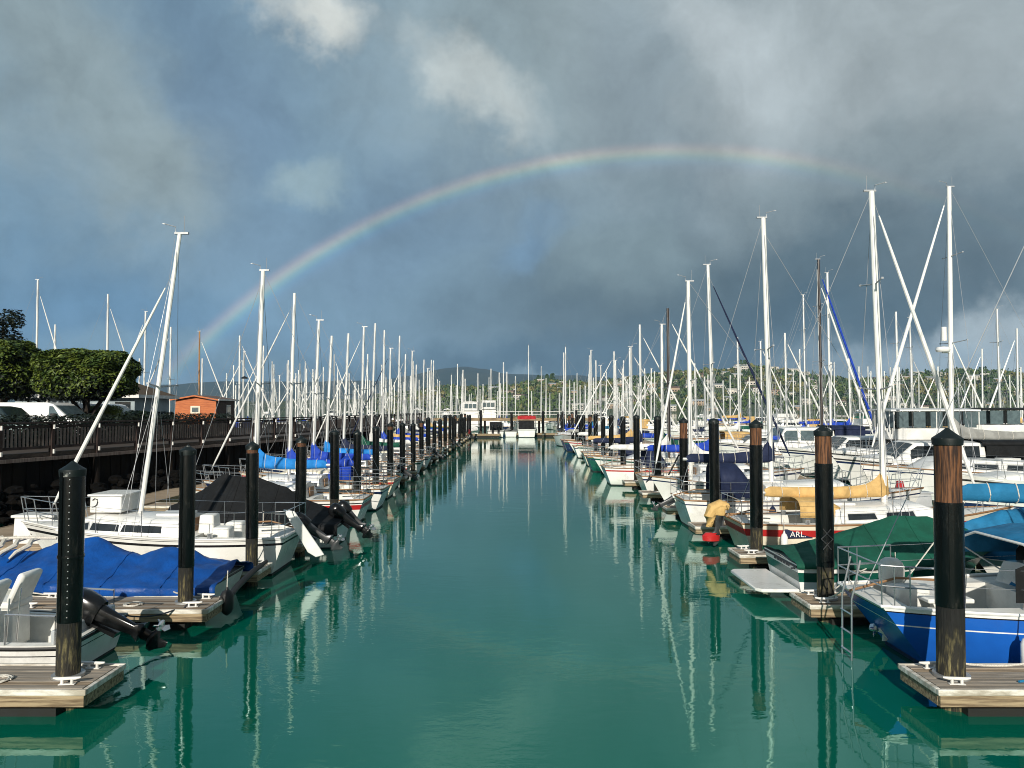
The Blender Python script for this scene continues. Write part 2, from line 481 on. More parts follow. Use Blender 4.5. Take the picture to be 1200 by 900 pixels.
# ------------------------------------------------------------------ boats: bow along local +X, origin on the waterline amidships
class Hull:
    def __init__(s, L, B, fs, fb, tr=0.74, rake=0.55, flare=0.24, draft=0.3, power=2.1, dip=0.06, chine=0.8, oh=0.35):
        s.oh = oh
        s.L, s.B, s.fs, s.fb, s.tr, s.rake, s.flare, s.draft, s.power, s.dip, s.chine = L, B, fs, fb, tr, rake, flare, draft, power, dip, chine

    def hb(s, t):
        if t < 0.45: return s.B / 2 * (s.tr + (1 - s.tr) * math.sin(t / 0.45 * PI / 2))
        return s.B / 2 * max(0.012, 1 - ((t - 0.45) / 0.55) ** s.power)

    def sh(s, t): return s.fs + (s.fb - s.fs) * t ** 1.6 - s.dip * 4 * t * (1 - t)

    def t_of(s, x): return min(1, max(0, (x + s.L / 2) / s.L))

    def pt(s, t, p, side):
        h = s.sh(t); b_ = s.hb(t); wl = max(0.1, 0.88 - s.flare * t * t)
        x = -s.L / 2 + t * (s.L - s.rake) + s.rake * t ** 3 * max(p, 0) 
        x += s.oh * (1 - max(p, 0)) * (1 - t) ** 3
        if p >= 0: return Vector((x, side * b_ * (wl + (1 - wl) * p ** s.chine), p * h))
        return Vector((x, side * b_ * wl * max(0.02, (1 + p)) ** 0.5, p * s.draft))

    def deck_z(s, x): return s.sh(s.t_of(x)) - 0.03

    def build(s, parent, base, stripes=(), antifoul='antifoul', n=20, transom=None):
        cuts = sorted({-1.0, -0.5, 0.07, 0.35, 0.7, 1.0} | {p for a, b_, m in stripes for p in (a, b_)})[::-1]
        mats = [base, antifoul] + [m for a, b_, m in stripes]
        def mid(pa, pb):
            q_ = (pa + pb) / 2
            for i, (a, b_, m) in enumerate(stripes):
                if a <= q_ <= b_: return 2 + i
            return 1 if q_ < 0.07 else 0
        segs = [mid(cuts[i], cuts[i + 1]) for i in range(len(cuts) - 1)]
        band = segs + segs[::-1]
        rs = []
        for i in range(n + 1):
            t_ = (i / n) ** 0.9
            rs.append([s.pt(t_, p, 1) for p in cuts] + [s.pt(t_, p, -1) for p in cuts[::-1][1:]])
        mb = MB().rings(rs, closed=False, caps=False, band=band + [0])
        m_ = len(cuts); tot = len(rs[0])
        for j in range(m_ - 1):
            mb.f.append([j, j + 1, tot - 2 - j, tot - 1 - j] if j < m_ - 2 else [j, j + 1, tot - 1 - j]); mb.mi.append(segs[j])
        return mb.build('hull', mats, parent, smooth=50)

    def deck(s, parent, m, cockpit=None, n=24, name='deck'):
        ts = [i / n for i in range(n + 1)]
        if cockpit:
            x0, x1, cw, dep = cockpit
            for x in (x0, x1):
                t_ = s.t_of(x); ts += [t_ - 1e-4, t_ + 1e-4]
        ts = sorted(min(1, max(0, q_)) for q_ in ts)
        rs = []
        for t_ in ts:
            z = s.sh(t_) - 0.03; b_ = s.hb(t_) * 0.985
            x = -s.L / 2 + t_ * (s.L - s.rake) + s.rake * t_ ** 3
            inn = cockpit and x0 <= -s.L / 2 + t_ * s.L <= x1
            c_ = min(cockpit[2], b_ * 0.8) if cockpit else b_ * 0.5
            zl = z - cockpit[3] if inn else z + 0.03
            zc = zl if inn else z + 0.05
            rs.append([(x, b_, z), (x, c_, z + 0.025), (x, c_ * 0.97, zl), (x, 0, zc), (x, -c_ * 0.97, zl), (x, -c_, z + 0.025), (x, -b_, z)])
        return MB().rings(rs, closed=False, caps=False).build(name, m, parent, smooth=30)

    def rail_line(s, parent, m, r=0.022, name='toe_rail', z=0.0, n=18, p=1.0, out=1.0):
        pts = [s.pt(i / n, p, 1) for i in range(n + 1)][::-1] + [s.pt(i / n, p, -1) for i in range(n + 1)]
        pts = [Vector((q_.x, q_.y * out, q_.z + z)) for q_ in pts]
        pts.append(pts[0] * 1.0 if False else s.pt(0, p, 1) + Vector((0, 0, z)))
        # start at the stern, run round the bow and back
        pts = [s.pt(i / n, p, 1) + Vector((0, 0, z)) for i in range(n + 1)] + [s.pt(i / n, p, -1) + Vector((0, 0, z)) for i in range(n, -1, -1)] + [s.pt(0, p, 1) + Vector((0, 0, z))]
        pts = [Vector((q_.x * (1 + (out - 1) * 0.5), q_.y * out, q_.z)) for q_ in pts]
        return MB().tube(pts, r, 6).build(name, m, parent)

    def lifelines(s, parent, m='steel', h=0.6, x0=-0.95, x1=0.75, n=6, pulpit=True, pushpit=True, wires=2):
        mb = MB()
        t0, t1 = (x0 + 1) / 2, (x1 + 1) / 2
        for side in (1, -1):
            tops = []
            for i in range(n + 1):
                t_ = lerp(t0, t1, i / n)
                p = s.pt(t_, 1, side) * 1.0; p.y *= 0.95
                mb.tube([p, p + Vector((0, 0, h))], 0.009, 5); tops.append(p)
            for k in range(wires):
                mb.tube([p + Vector((0, 0, h * (1 - 0.45 * k))) for p in tops], 0.004, 4)
        if pulpit:
            ps = [s.pt(t_, 1, 1) for t_ in (0.84, 0.93, 0.985)] + [s.pt(t_, 1, -1) for t_ in (0.985, 0.93, 0.84)]
            top = [p + Vector((0.12, 0, h)) for p in ps]
            mb.tube(top, 0.012, 6)
            mb.tube([p + Vector((0.06, 0, h * 0.5)) for p in ps], 0.012, 5)
            for a, b_ in zip(ps, top): mb.tube([a, b_], 0.011, 5)
        o = mb.build('lifeline', m, parent)
        if pushpit:
            mb = MB()
            ps = [s.pt(t_, 1, 1) for t_ in (0.14, 0.05, 0.0)] + [s.pt(t_, 1, -1) for t_ in (0.0, 0.05, 0.14)]
            top = [p + Vector((0, 0, h)) for p in ps]
            mb.tube(top, 0.012, 6); mb.tube([p + Vector((0, 0, h * 0.5)) for p in ps], 0.012, 5)
            for a, b_ in zip(ps, top): mb.tube([a, b_], 0.011, 5)
            mb.build('pushpit', m, parent)
        return o


class Cabin:
    """a trunk or wheelhouse: rounded box with sloping ends"""
    def __init__(s, hull, x0, x1, hw, h, sf=0.5, sa=0.08, zbase=None, tum=0.10, crown=0.05):
        s.hull, s.x0, s.x1, s.hw, s.h, s.sf, s.sa, s.zb, s.tum, s.crown = hull, x0, x1, hw, h, sf, sa, zbase, tum, crown

    def sec(s, x):
        zb = s.zb if s.zb is not None else s.hull.deck_z(x) - 0.02
        wb = min(s.hw, s.hull.hb(s.hull.t_of(x)) * 0.86) if s.zb is None else s.hw
        k = min(1, (x - s.x0) / max(s.sa, 1e-3)) if x < s.x0 + s.sa else min(1, (s.x1 - x) / max(s.sf, 1e-3))
        k = max(0.03, k)
        hh = s.h * (k ** 0.85)
        return zb, zb + hh, wb, wb - s.tum * min(1, hh / 0.4)

    def ring(s, x):
        zb, zt, wb, wt = s.sec(x)
        e = min(0.06, (zt - zb) * 0.3)
        half = [(wb, zb), (wt, zt - e), (wt - e * 0.8, zt - e * 0.2), (wt * 0.5, zt + s.crown * 0.7)]
        return [(x, y, z) for y, z in half] + [(x, 0, zt + s.crown)] + [(x, -y, z) for y, z in half[::-1]]

    def build(s, parent, m, name='cabin'):
        xs = [s.x0, s.x0 + s.sa] + [lerp(s.x0 + s.sa, s.x1 - s.sf, i / 5) for i in range(1, 6)] + [s.x1 - s.sf * (1 - i / 5) for i in range(1, 6)]
        return MB().rings([s.ring(x) for x in xs], closed=False, caps=True).build(name, m, parent, smooth=38)

    def window(s, parent, x0, x1, side, v0=0.35, v1=0.8, m='glass_dark', name='window', off=0.007, tap=0.0, frame=None):
        def fn(u, v):
            x = lerp(x0 + tap * 0.0, x1 - tap * v, u)
            zb, zt, wb, wt = s.sec(x)
            e = min(0.06, (zt - zb) * 0.3)
            k = lerp(v0, v1, v)
            return (x, side * (lerp(wb, wt, k) + off), lerp(zb, zt - e, k))
        if frame:
            inner = (x0, x1, v0, v1, off)
            x0, x1, v0, v1, off = x0 - 0.03, x1 + 0.03, v0 - 0.09, v1 + 0.09, off - 0.004
            MB().grid(fn, 5, 2, flip=side > 0).build('window_frame', frame, parent)
            x0, x1, v0, v1, off = inner
        return MB().grid(fn, 5, 2, flip=side > 0).build(name, m, parent)

    def screen(s, parent, y0, y1, u0=0.25, u1=0.85, m='glass_dark', name='windscreen', aft=False):
        """glass on the sloping front"""
        def fn(u, v):
            k = lerp(u0, u1, v)
            x = s.x0 + k * s.sa if aft else s.x1 - k * s.sf
            zb, zt, wb, wt = s.sec(x)
            return (x + (-0.012 if aft else 0.012), lerp(y0, y1, u) * wt, zt + s.crown * (1 - (lerp(y0, y1, u)) ** 2) + 0.012)
        return MB().grid(fn, 4, 3, flip=aft).build(name, m, parent)


def outboard(parent, loc, tilt=0.0, m='motor_black', leg='motor_grey', s=1.0, name='outboard_motor', cowl_m=None):
    """tilt in degrees: the leg swings aft (local -X) and up"""
    root = MB()
    rot = Matrix.Rotation(R(-tilt), 3, 'Y').inverted()
    L0 = Vector(loc)
    def T(p): return L0 + (rot @ Vector(p)) * s
    def ell(z, rx, ry, cx=0.0, n=12, pw=0.75):
        r = []
        for k in range(n):
            a = 2 * PI * k / n
            ca, sa = math.cos(a), math.sin(a)
            r.append(T((cx + rx * math.copysign(abs(ca) ** pw, ca), ry * math.copysign(abs(sa) ** pw, sa), z)))
        return r
    root.rings([ell(0.12, 0.15, 0.12, -0.10), ell(-0.15, 0.13, 0.075, -0.10), ell(-0.5, 0.10, 0.05, -0.12), ell(-0.62, 0.17, 0.05, -0.14), ell(-0.66, 0.18, 0.13, -0.16), ell(-0.68, 0.10, 0.035, -0.14), ell(-0.80, 0.09, 0.04, -0.14)])
    root.rings([ell(-0.78, 0.05, 0.04, -0.12), ell(-0.84, 0.20, 0.065, -0.14), ell(-0.90, 0.21, 0.06, -0.14), ell(-0.96, 0.10, 0.02, -0.10), ell(-1.10, 0.05, 0.012, -0.16)])
    root.rings([[T((0.06, y, 0.1)) for y in (-0.13, 0.13)] + [T((0.10, y, 0.1)) for y in (0.13, -0.13)], [T((0.03, y, -0.32)) for y in (-0.11, 0.11)] + [T((0.10, y, -0.32)) for y in (0.11, -0.11)]])
    o = root.build(name, leg, parent, smooth=45)
    cw = MB().rings([ell(0.10, 0.22, 0.15, -0.08), ell(0.20, 0.25, 0.18, -0.08), ell(0.42, 0.25, 0.185, -0.09), ell(0.56, 0.21, 0.165, -0.10), ell(0.63, 0.12, 0.10, -0.10)])
    cw.build('cowling', cowl_m or m, o, smooth=50)
    pr = MB()
    hub = Vector((-0.36, 0, -0.87))
    pr.rings([[T(hub + Vector((dx_, math.cos(2 * PI * k / 8) * r, math.sin(2 * PI * k / 8) * r))) for k in range(8)] for dx_, r in ((0.05, 0.05), (-0.08, 0.045), (-0.12, 0.02))])
    for k in range(3):
        a = 2 * PI * k / 3 + 0.4
        def bl(r, w_, d): return hub + Vector((d, math.cos(a + w_) * r, math.sin(a + w_) * r))
        ps = [bl(0.04, -0.3, -0.04), bl(0.12, -0.45, -0.07), bl(0.16, 0.0, -0.04), bl(0.12, 0.5, 0.01), bl(0.04, 0.4, 0.02)]
        pr.plate([T(p) for p in ps], 0.012 * s)
    pr.build('propeller', 'steel', o)
    return o


def canvas_arc(parent, x0, x1, hw, z0, z1, m, name='dodger', sf=0.5, front=True, n=10, nx=6, side_drop=0.9, sag=0.02, zfun=None):
    """fabric stretched over hoops from side to side; front=True slopes its forward end down"""
    def fn(u, v):
        a = PI * v
        k = 1.0
        if front:
            k = min(1, (1 - u) / sf) ** 0.6 if u > 1 - sf else 1.0
        top = lerp(z0, z1, max(0.04, k))
        if zfun: top = zfun(u)
        ca, sa = math.cos(a), math.sin(a)
        y = hw * math.copysign(abs(ca) ** 0.55, ca) * (1 - 0.12 * (1 - k))
        z = lerp(z0, top, abs(sa) ** 0.5)
        z -= sag * math.sin(u * PI * 3) ** 2 * sa
        return (lerp(x0, x1, u), y, z)
    return MB().grid(fn, nx, n, flip=False).build(name, m, parent, smooth=60, solid=0.015)


def sail_cover(parent, xm, z, ln, m, h0=0.34, h1=0.16, collar=0.65, hw=0.13, droop=0.05, name='sail_cover', seed=0, rise=0.0, ties=False):
    """gathered sail under canvas, from the mast at xm aft along -X; the collar climbs the mast"""
    rs = []
    n = 22
    for i in range(n + 1):
        u = i / n
        x = xm + 0.10 - u * (ln + 0.10)
        hh = lerp(h0, h1, u ** 0.7) + (collar * max(0, 1 - u / 0.20) ** 1.7)
        wd = hw * lerp(1.0, 0.6, u) * (0.75 if u < 0.03 else 1)
        if i in (0, n): hh *= 0.55; wd *= 0.55
        zz = z - droop * math.sin(PI * u) + rise * u
        r = []
        for k in range(12):
            a = 2 * PI * k / 12
            f = 1 + 0.13 * noise.noise((x * 2.3 + seed, math.cos(a) * 1.5, math.sin(a) * 1.5 + seed))
            yy = math.cos(a) * wd * f * (1 - 0.35 * max(0, math.sin(a)))
            ztop = math.sin(a) * (hh if math.sin(a) > 0 else 0.12) * f
            r.append((x, yy, zz + ztop))
        rs.append(r)
    o = MB().rings(rs).build(name, m, parent, smooth=70)
    if ties:
        for i in range(4, n, 3): MB().tube([Vector(p) + (Vector(p) - Vector((p[0], 0, z))).normalized() * 0.006 for p in rs[i] + rs[i][:1]], 0.009, 5).build('cover_tie', 'rope', o)
    return o


def rig(parent, H, xm, zb, zt, m='mast_white', r=0.065, rake=0.0, spread=(0.5,), jib=None, jib_r=0.045, xbow=None, wire=0.006, back=True, head=True, jibtop=0.93, sprw=0.0, dark=True, jz=0.5):
    n = 6
    def mp_(z): return Vector((xm - rake * (z - zb) / (zt - zb), 0, z))
    mast = MB().tube([mp_(lerp(zb, zt, i / n)) for i in range(n + 1)], [r * (1 - 0.25 * max(0, i / n - 0.6)) for i in range(n + 1)], 10)
    mo = mast.build('mast', m, parent)
    wires = MB()
    bw = H.hb(H.t_of(xm)) * 0.92
    dzz = H.deck_z(xm)
    top = mp_(zt)
    for fr in spread:
        z = lerp(zb, zt, fr)
        c_ = mp_(z)
        sw = bw * (0.75 if fr < 0.6 else 0.55) + sprw
        sp = MB()
        for sd in (1, -1):
            sp.tube([c_, c_ + Vector((-0.12, sd * sw, 0.06))], [0.026, 0.016], 6)
            sp.box(c_ + Vector((-0.12, sd * sw, 0.06)), (0.06, 0.04, 0.05))
        sp.build('spreader', 'wire' if dark else m, mo)
    z1 = lerp(zb, zt, spread[0]) if spread else lerp(zb, zt, 0.5)
    for sd in (1, -1):
        e = mp_(z1) + Vector((-0.12, sd * bw * 0.75, 0.06))
        ch = Vector((xm - 0.12, sd * bw, dzz))
        wires.tube([ch, e, mp_(lerp(zb, zt, 0.97))], wire, 4)
        wires.tube([ch + Vector((-0.2, 0, 0)), mp_(z1 - 0.05)], wire, 4)
        wires.tube([ch + Vector((0.25, 0, 0)), mp_(z1 - 0.05)], wire, 4)
    if back: wires.tube([top, Vector((-H.L / 2 + 0.05, 0, H.sh(0)))], wire, 4)
    xb = xbow if xbow is not None else H.L / 2 - 0.15
    fj0, fj1 = Vector((xb, 0, H.sh(1) + 0.05)), mp_(lerp(zb, zt, jibtop)) + Vector((0.08, 0, 0))
    if jib:
        pts = [fj0.lerp(fj1, k / 8) for k in range(9)]
        rr = [jib_r * f for f in (0.5, 1.0, 1.25, 1.25, 1.15, 1.0, 0.85, 0.65, 0.4)]
        MB().tube([fj0.lerp(fj1, k) for k in (0.06, 0.1, 0.2, 0.35, 0.5, 0.65, 0.8, 0.9, 0.96)], rr, 8).build('furled_jib', jib, parent)
    wires.tube([fj0, fj1], wire, 4)
    wires.tube([mp_(zb + 0.6) + Vector((0.09, 0.03, 0)), mp_(zt - 0.1) + Vector((0.09, 0.03, 0))], wire * 0.8, 4)
    wires.build('rigging', 'wire', parent)
    if head:
        hd = MB()
        hd.box(top + Vector((-0.05, 0, 0.02)), (0.34, 0.07, 0.05))
        hd.tube([top + Vector((0.1, 0, 0.02)), top + Vector((0.1, 0, 0.18)), top + Vector((0.38, 0, 0.26))], 0.012, 4)
        hd.plate([top + Vector((0.38, 0, 0.28)), top + Vector((0.45, 0, 0.26)), top + Vector((0.38, 0, 0.24))], 0.012)
        hd.tube([top + Vector((-0.12, 0.02, 0)), top + Vector((-0.12, 0.02, 0.45))], 0.007, 4)
        hd.build('masthead', 'wire', mo)
    return mo


def sailboat(label, loc, rz, L=8.0, B=2.6, fs=0.85, fb=1.15, hull='gelcoat', stripes=((0.80, 0.87, 'hull_navy'),), deck='deck_white', cab=(-1.2, 1.9, 0.85, 0.42), cabm='gelcoat',
             mast=(0.6, 9.5), mast_m='mast_white', mast_r=0.065, rake=0.12, spread=(0.52,), boom=3.0, boom_z=1.75, cover='canvas_royal', jib='canvas_white', jib_r=0.045,
             dodger=None, bimini=None, motor=None, group=None, rails=True, windows=((-0.9, -0.3), (-0.1, 0.5), (0.7, 1.1)), detail=2, name='sailboat', rakeb=0.75, cockpit=True, tr=0.74, antifoul='antifoul',
             wire=0.008, collar=0.65, jibtop=0.93, oh=0.35, toe='teak', cat='sailboat', xbow=None, boom_rise=0.0, seed=0, tiller=True, h0=0.34, back=True, bmast='mast_alloy', head=True):
    root = thing(name, label, cat, loc, rz, group)
    H = Hull(L, B, fs, fb, tr=tr, rake=rakeb, draft=0.35, oh=oh)
    H.build(root, hull, stripes, antifoul, n=20 if detail > 1 else 12)
    cx0, cx1, chw, chh = cab
    H.deck(root, deck, (-L / 2 + 0.45, cx0 - 0.02, chw * 0.85, 0.42) if cockpit else None, n=20 if detail > 1 else 12)
    H.rail_line(root, toe, 0.026 if detail > 1 else 0.035, n=18 if detail > 1 else 10)
    C = Cabin(H, cx0, cx1, chw, chh, sf=min(0.9, (cx1 - cx0) * 0.35))
    co = C.build(root, cabm)
    for wx in windows if detail > 1 else windows[:2]:
        for sd in (1, -1): C.window(co, cx0 + (wx[0] + 1.0) * (cx1 - cx0) / 2.6, cx0 + (wx[1] + 1.0) * (cx1 - cx0) / 2.6, sd, tap=0.06, frame='mast_alloy' if detail > 1 else None)
    if detail > 1:
        MB().box((cx0 + 0.45, 0, H.deck_z(cx0 + 0.4) + chh + 0.045), (0.75, 0.62, 0.06)).build('hatch', 'gelcoat', co, bevel=0.015)
        MB().box((cx0 - 0.012, 0, H.deck_z(cx0) + 0.12), (0.03, 0.5, 0.5)).build('companionway', 'teak', co)
        wn = MB()
        for sd in (1, -1):
            wn.lathe([(0.07, H.deck_z(cx0 - 0.7) + 0.0), (0.055, H.deck_z(cx0 - 0.7) + 0.10), (0.07, H.deck_z(cx0 - 0.7) + 0.14), (0.0, H.deck_z(cx0 - 0.7) + 0.145)], 10, (cx0 - 0.7, sd * (chw * 0.85 + 0.12)))
        wn.build('winch', 'steel', root)
    xm, zt = mast
    zb = H.deck_z(xm) + (chh if cx0 < xm < cx1 - 0.5 else 0.0)
    rig(root, H, xm, zb, zt, mast_m, mast_r, rake, spread, jib, jib_r, wire=wire, jibtop=jibtop, xbow=xbow, back=back, head=head)
    if boom:
        MB().tube([(xm - 0.08, 0, boom_z), (xm - boom, 0, boom_z + boom_rise)], 0.05, 8).build('boom', bmast, root)
        if cover: sail_cover(root, xm, boom_z + 0.02, boom - 0.12, cover, collar=collar, seed=seed, rise=boom_rise, h0=h0, ties=detail > 1)
        if detail > 1: MB().tube([(xm - boom + 0.3, 0, boom_z + boom_rise), (-L / 2 + 0.5, 0, H.sh(0) - 0.1)], 0.010, 5).build('mainsheet', 'rope', root)
    if dodger:
        canvas_arc(root, cx0 - 0.45, cx0 + 0.75, chw + 0.05, H.deck_z(cx0), H.deck_z(cx0) + 1.05, dodger, sf=0.7)
    if bimini:
        x0, x1, zt2 = bimini[1:]
        canvas_arc(root, x0, x1, chw + 0.25, zt2 - 0.28, zt2, bimini[0], 'bimini', front=False)
        fr = MB()
        for sd in (1, -1):
            for xx in (x0, (x0 + x1) / 2, x1):
                fr.tube([(xx, sd * (chw + 0.25), zt2 - 0.28), ((x0 + x1) / 2, sd * (chw + 0.3), H.deck_z(x0))], 0.012, 5)
        fr.build('bimini_frame', 'steel', root)
    if rails: H.lifelines(root, n=rails if rails > 1 else 5 if detail > 1 else 4)
    if motor: outboard(root, (-L / 2 - 0.12, motor[2] if len(motor) > 2 else 0.45, H.sh(0) - 0.05), motor[1], motor[0], s=0.72)
    elif detail > 1:
        if tiller: MB().tube([(-L / 2 - 0.15, 0, H.sh(0) + 0.05), (-L / 2 + 0.6, 0, H.sh(0) + 0.25), (-L / 2 + 1.2, 0, H.sh(0) + 0.22)], 0.02, 6).build('tiller', 'teak', root)
    return root, H


def motor_yacht(label, loc, rz, L=10.0, B=3.4, fs=1.05, fb=1.7, hull='gelcoat', stripes=((0.78, 0.84, 'hull_navy'),), cab=(-2.6, 2.2, 1.25, 1.15), fly=None, hardtop=None, arch=True,
                group=None, cat='motor yacht', name='motor_yacht', glass='glass_dark', nwin=3, canvas=None, rails=True, detail=2, front=1.0, crown=0.06, radar=True, mullion=0.10, deck='deck_white', panel='glass_pale', HT=1.62):
    root = thing(name, label, cat, loc, rz, group)
    H = Hull(L, B, fs, fb, tr=0.90, oh=0.12, rake=1.1, flare=0.42, draft=0.4, power=2.3, dip=0.02, chine=1.2)
    H.build(root, hull, stripes)
    x0, x1, hw, hh = cab
    H.deck(root, deck, (-L / 2 + 0.3, x0 - 0.05, hw * 0.95, 0.5))
    H.rail_line(root, 'rubber', 0.035, 'rub_rail', p=0.9)
    zd = H.deck_z(x0)
    C = Cabin(H, x0, x1, hw, hh, sf=front, sa=0.12, zbase=zd - 0.02, tum=0.14, crown=crown)
    co = C.build(root, 'gelcoat')
    wa, wb = x0 + 0.25, x1 - front * 0.72
    st = (wb - wa) / nwin
    for sd in (1, -1):
        for k in range(nwin): C.window(co, wa + k * st + mullion / 2, wa + (k + 1) * st - mullion / 2, sd, 0.46, 0.92, glass)
    for a, b_ in ((-0.92, -0.34), (-0.30, 0.30), (0.34, 0.92)): C.screen(co, a, b_, 0.30, 0.92, glass)
    # raised foredeck trunk
    T2 = Cabin(H, x1 - 0.5, L / 2 - 1.3, hw * 0.72, 0.28, sf=1.0, sa=0.1)
    T2.build(root, 'gelcoat', 'fore_cabin')
    ztop = zd + hh
    if fly:
        fx0, fx1 = fly[0], fly[1]
        rs = []
        for z, gx, gy in ((ztop + 0.02, 0.0, 0.0), (ztop + 0.50, 0.12, 0.06), (ztop + 0.62, 0.10, 0.05)):
            rs.append([(fx0, -hw + 0.15 - gy, z), (fx1 - 0.6, -hw + 0.15 - gy, z), (fx1 + gx, -hw * 0.45, z), (fx1 + gx, hw * 0.45, z), (fx1 - 0.6, hw - 0.15 + gy, z), (fx0, hw - 0.15 + gy, z)])
        fo = MB().rings(rs).build('flybridge', 'gelcoat', root, bevel=0.02)
        def fs_(u, v):
            k = (u - 0.5) * 2
            return (fx1 - 0.02 - 0.35 * v - 0.4 * max(0, abs(k) - 0.5), k * (hw - 0.25), ztop + 0.60 + 0.40 * v)
        MB().grid(fs_, 8, 2).build('windscreen', glass, fo, solid=0.012)
        if hardtop:
            ht = hardtop
            MB().rings([[(fx0 - 0.3, y, z) for y, z in ((-hw + 0.1, ztop + HT - 0.1), (0, ztop + HT - 0.03), (hw - 0.1, ztop + HT - 0.1), (hw - 0.1, ztop + HT - 0.02), (0, ztop + HT + 0.05), (-hw + 0.1, ztop + HT - 0.02))],
                        [(fx1 + 0.2, y, z) for y, z in ((-hw + 0.1, ztop + HT - 0.1), (0, ztop + HT - 0.03), (hw - 0.1, ztop + HT - 0.1), (hw - 0.1, ztop + HT - 0.02), (0, ztop + HT + 0.05), (-hw + 0.1, ztop + HT - 0.02))]]).build('hardtop', ht, root)
            k = 6
            per = [(fx0 - 0.25, -hw + 0.2), (fx1, -hw + 0.2), (fx1 + 0.15, -hw * 0.4), (fx1 + 0.15, hw * 0.4), (fx1, hw - 0.2), (fx0 - 0.25, hw - 0.2)]
            for i in range(5):
                a, b_ = Vector((*per[i], 0)), Vector((*per[i + 1], 0))
                m_ = max(1, int((b_ - a).length / 0.85))
                for j in range(m_):
                    p0, p1 = a.lerp(b_, j / m_ + 0.03), a.lerp(b_, (j + 1) / m_ - 0.03)
                    MB().plate([(p0.x, p0.y, ztop + 0.66), (p1.x, p1.y, ztop + 0.66), (p1.x, p1.y, ztop + HT - 0.12), (p0.x, p0.y, ztop + HT - 0.12)], 0.012).build('clear_panel', panel, fo)
            if panel == 'canvas_white': MB().plate([(fx0 - 0.28, -hw + 0.15, ztop + 0.5), (fx0 - 0.28, hw - 0.15, ztop + 0.5), (fx0 - 0.28, hw - 0.15, ztop + HT - 0.1), (fx0 - 0.28, -hw + 0.15, ztop + HT - 0.1)], 0.02).build('back_curtain', panel, fo)
            for k_ in ((-0.75, -0.28), (-0.22, 0.22), (0.28, 0.75)) if panel == 'canvas_white' else ():
                MB().plate([(fx0 - 0.30, k_[0] * hw, ztop + 0.85), (fx0 - 0.30, k_[1] * hw, ztop + 0.85), (fx0 - 0.30, k_[1] * hw, ztop + HT - 0.35), (fx0 - 0.30, k_[0] * hw, ztop + HT - 0.35)], 0.012).build('clear_panel', 'glass_pale', fo)
            fp = MB()
            for p in [Vector(per[i]).lerp(Vector(per[i + 1]), u) for i in range(5) for u in (0, 0.5)] + [per[5]]: fp.tube([(p[0], p[1], ztop + 0.5), (p[0], p[1], ztop + HT - 0.08)], 0.03, 6)
            fp.build('hardtop_post', 'canvas_black' if ht != 'gelcoat' else 'gelcoat', root)
    elif canvas:
        canvas_arc(root, x0 - 1.9, x0 + 0.3, hw + 0.05, ztop - 0.15, ztop + 0.12, canvas, 'canopy', front=False)
        for sd in (1, -1):
            MB().plate([(x0 - 1.9, sd * (hw + 0.04), zd + 0.1), (x0 + 0.1, sd * (hw + 0.04), zd + 0.1), (x0 + 0.1, sd * (hw + 0.04), ztop - 0.1), (x0 - 1.9, sd * (hw + 0.04), ztop - 0.1)], 0.015).build('side_curtain_or_shadow', canvas, root)
    if arch:
        ax = (fly[0] if fly else x0) + 0.1
        zt2 = ztop + (HT + 0.1 if hardtop else 0.75 if not fly else 1.3)
        ar = MB()
        pts = [(ax - 0.3, -hw + 0.05, zd + 0.4), (ax, -hw + 0.10, zt2 - 0.2), (ax + 0.05, -hw + 0.35, zt2), (ax + 0.05, hw - 0.35, zt2), (ax, hw - 0.10, zt2 - 0.2), (ax - 0.3, hw - 0.05, zd + 0.4)]
        ar.tube(pts, 0.07, 8)
        ao = ar.build('radar_arch', 'gelcoat', root)
        if radar:
            MB().lathe([(0.0, zt2 + 0.10), (0.26, zt2 + 0.10), (0.30, zt2 + 0.18), (0.24, zt2 + 0.30), (0.0, zt2 + 0.33)], 14, (ax + 0.05, 0)).build('radar_dome', 'gelcoat', ao)
        an = MB()
        an.tube([(ax, hw - 0.5, zt2), (ax - 0.5, hw - 0.5, zt2 + 2.6)], [0.016, 0.006], 5)
        an.build('antenna', 'mast_white', ao)
        MB().tube([(ax, -hw + 0.5, zt2), (ax - 0.4, -hw + 0.5, zt2 + 2.0)], [0.016, 0.006], 5).build('antenna', 'mast_white', ao)
    if rails: H.lifelines(root, h=0.62, x0=-0.1, x1=0.72, n=6, pushpit=False, wires=2)
    return root, H


def runabout(label, loc, rz, L=4.8, B=1.95, fs=0.62, fb=0.85, hull='gelcoat', stripes=(), group=None, cat='motorboat', name='motorboat', cockpit=True, deck='deck_white'):
    root = thing(name, label, cat, loc, rz, group)
    H = Hull(L, B, fs, fb, tr=0.92, oh=0.15, rake=0.8, flare=0.35, draft=0.3, power=2.4, dip=0.03, chine=1.1)
    H.build(root, hull, stripes)
    H.deck(root, deck, (-L / 2 + 0.25, L / 2 - 1.3, B / 2 * 0.8, 0.42) if cockpit else None)
    H.rail_line(root, 'rubber', 0.026, 'rub_rail', p=0.93)
    return root, H


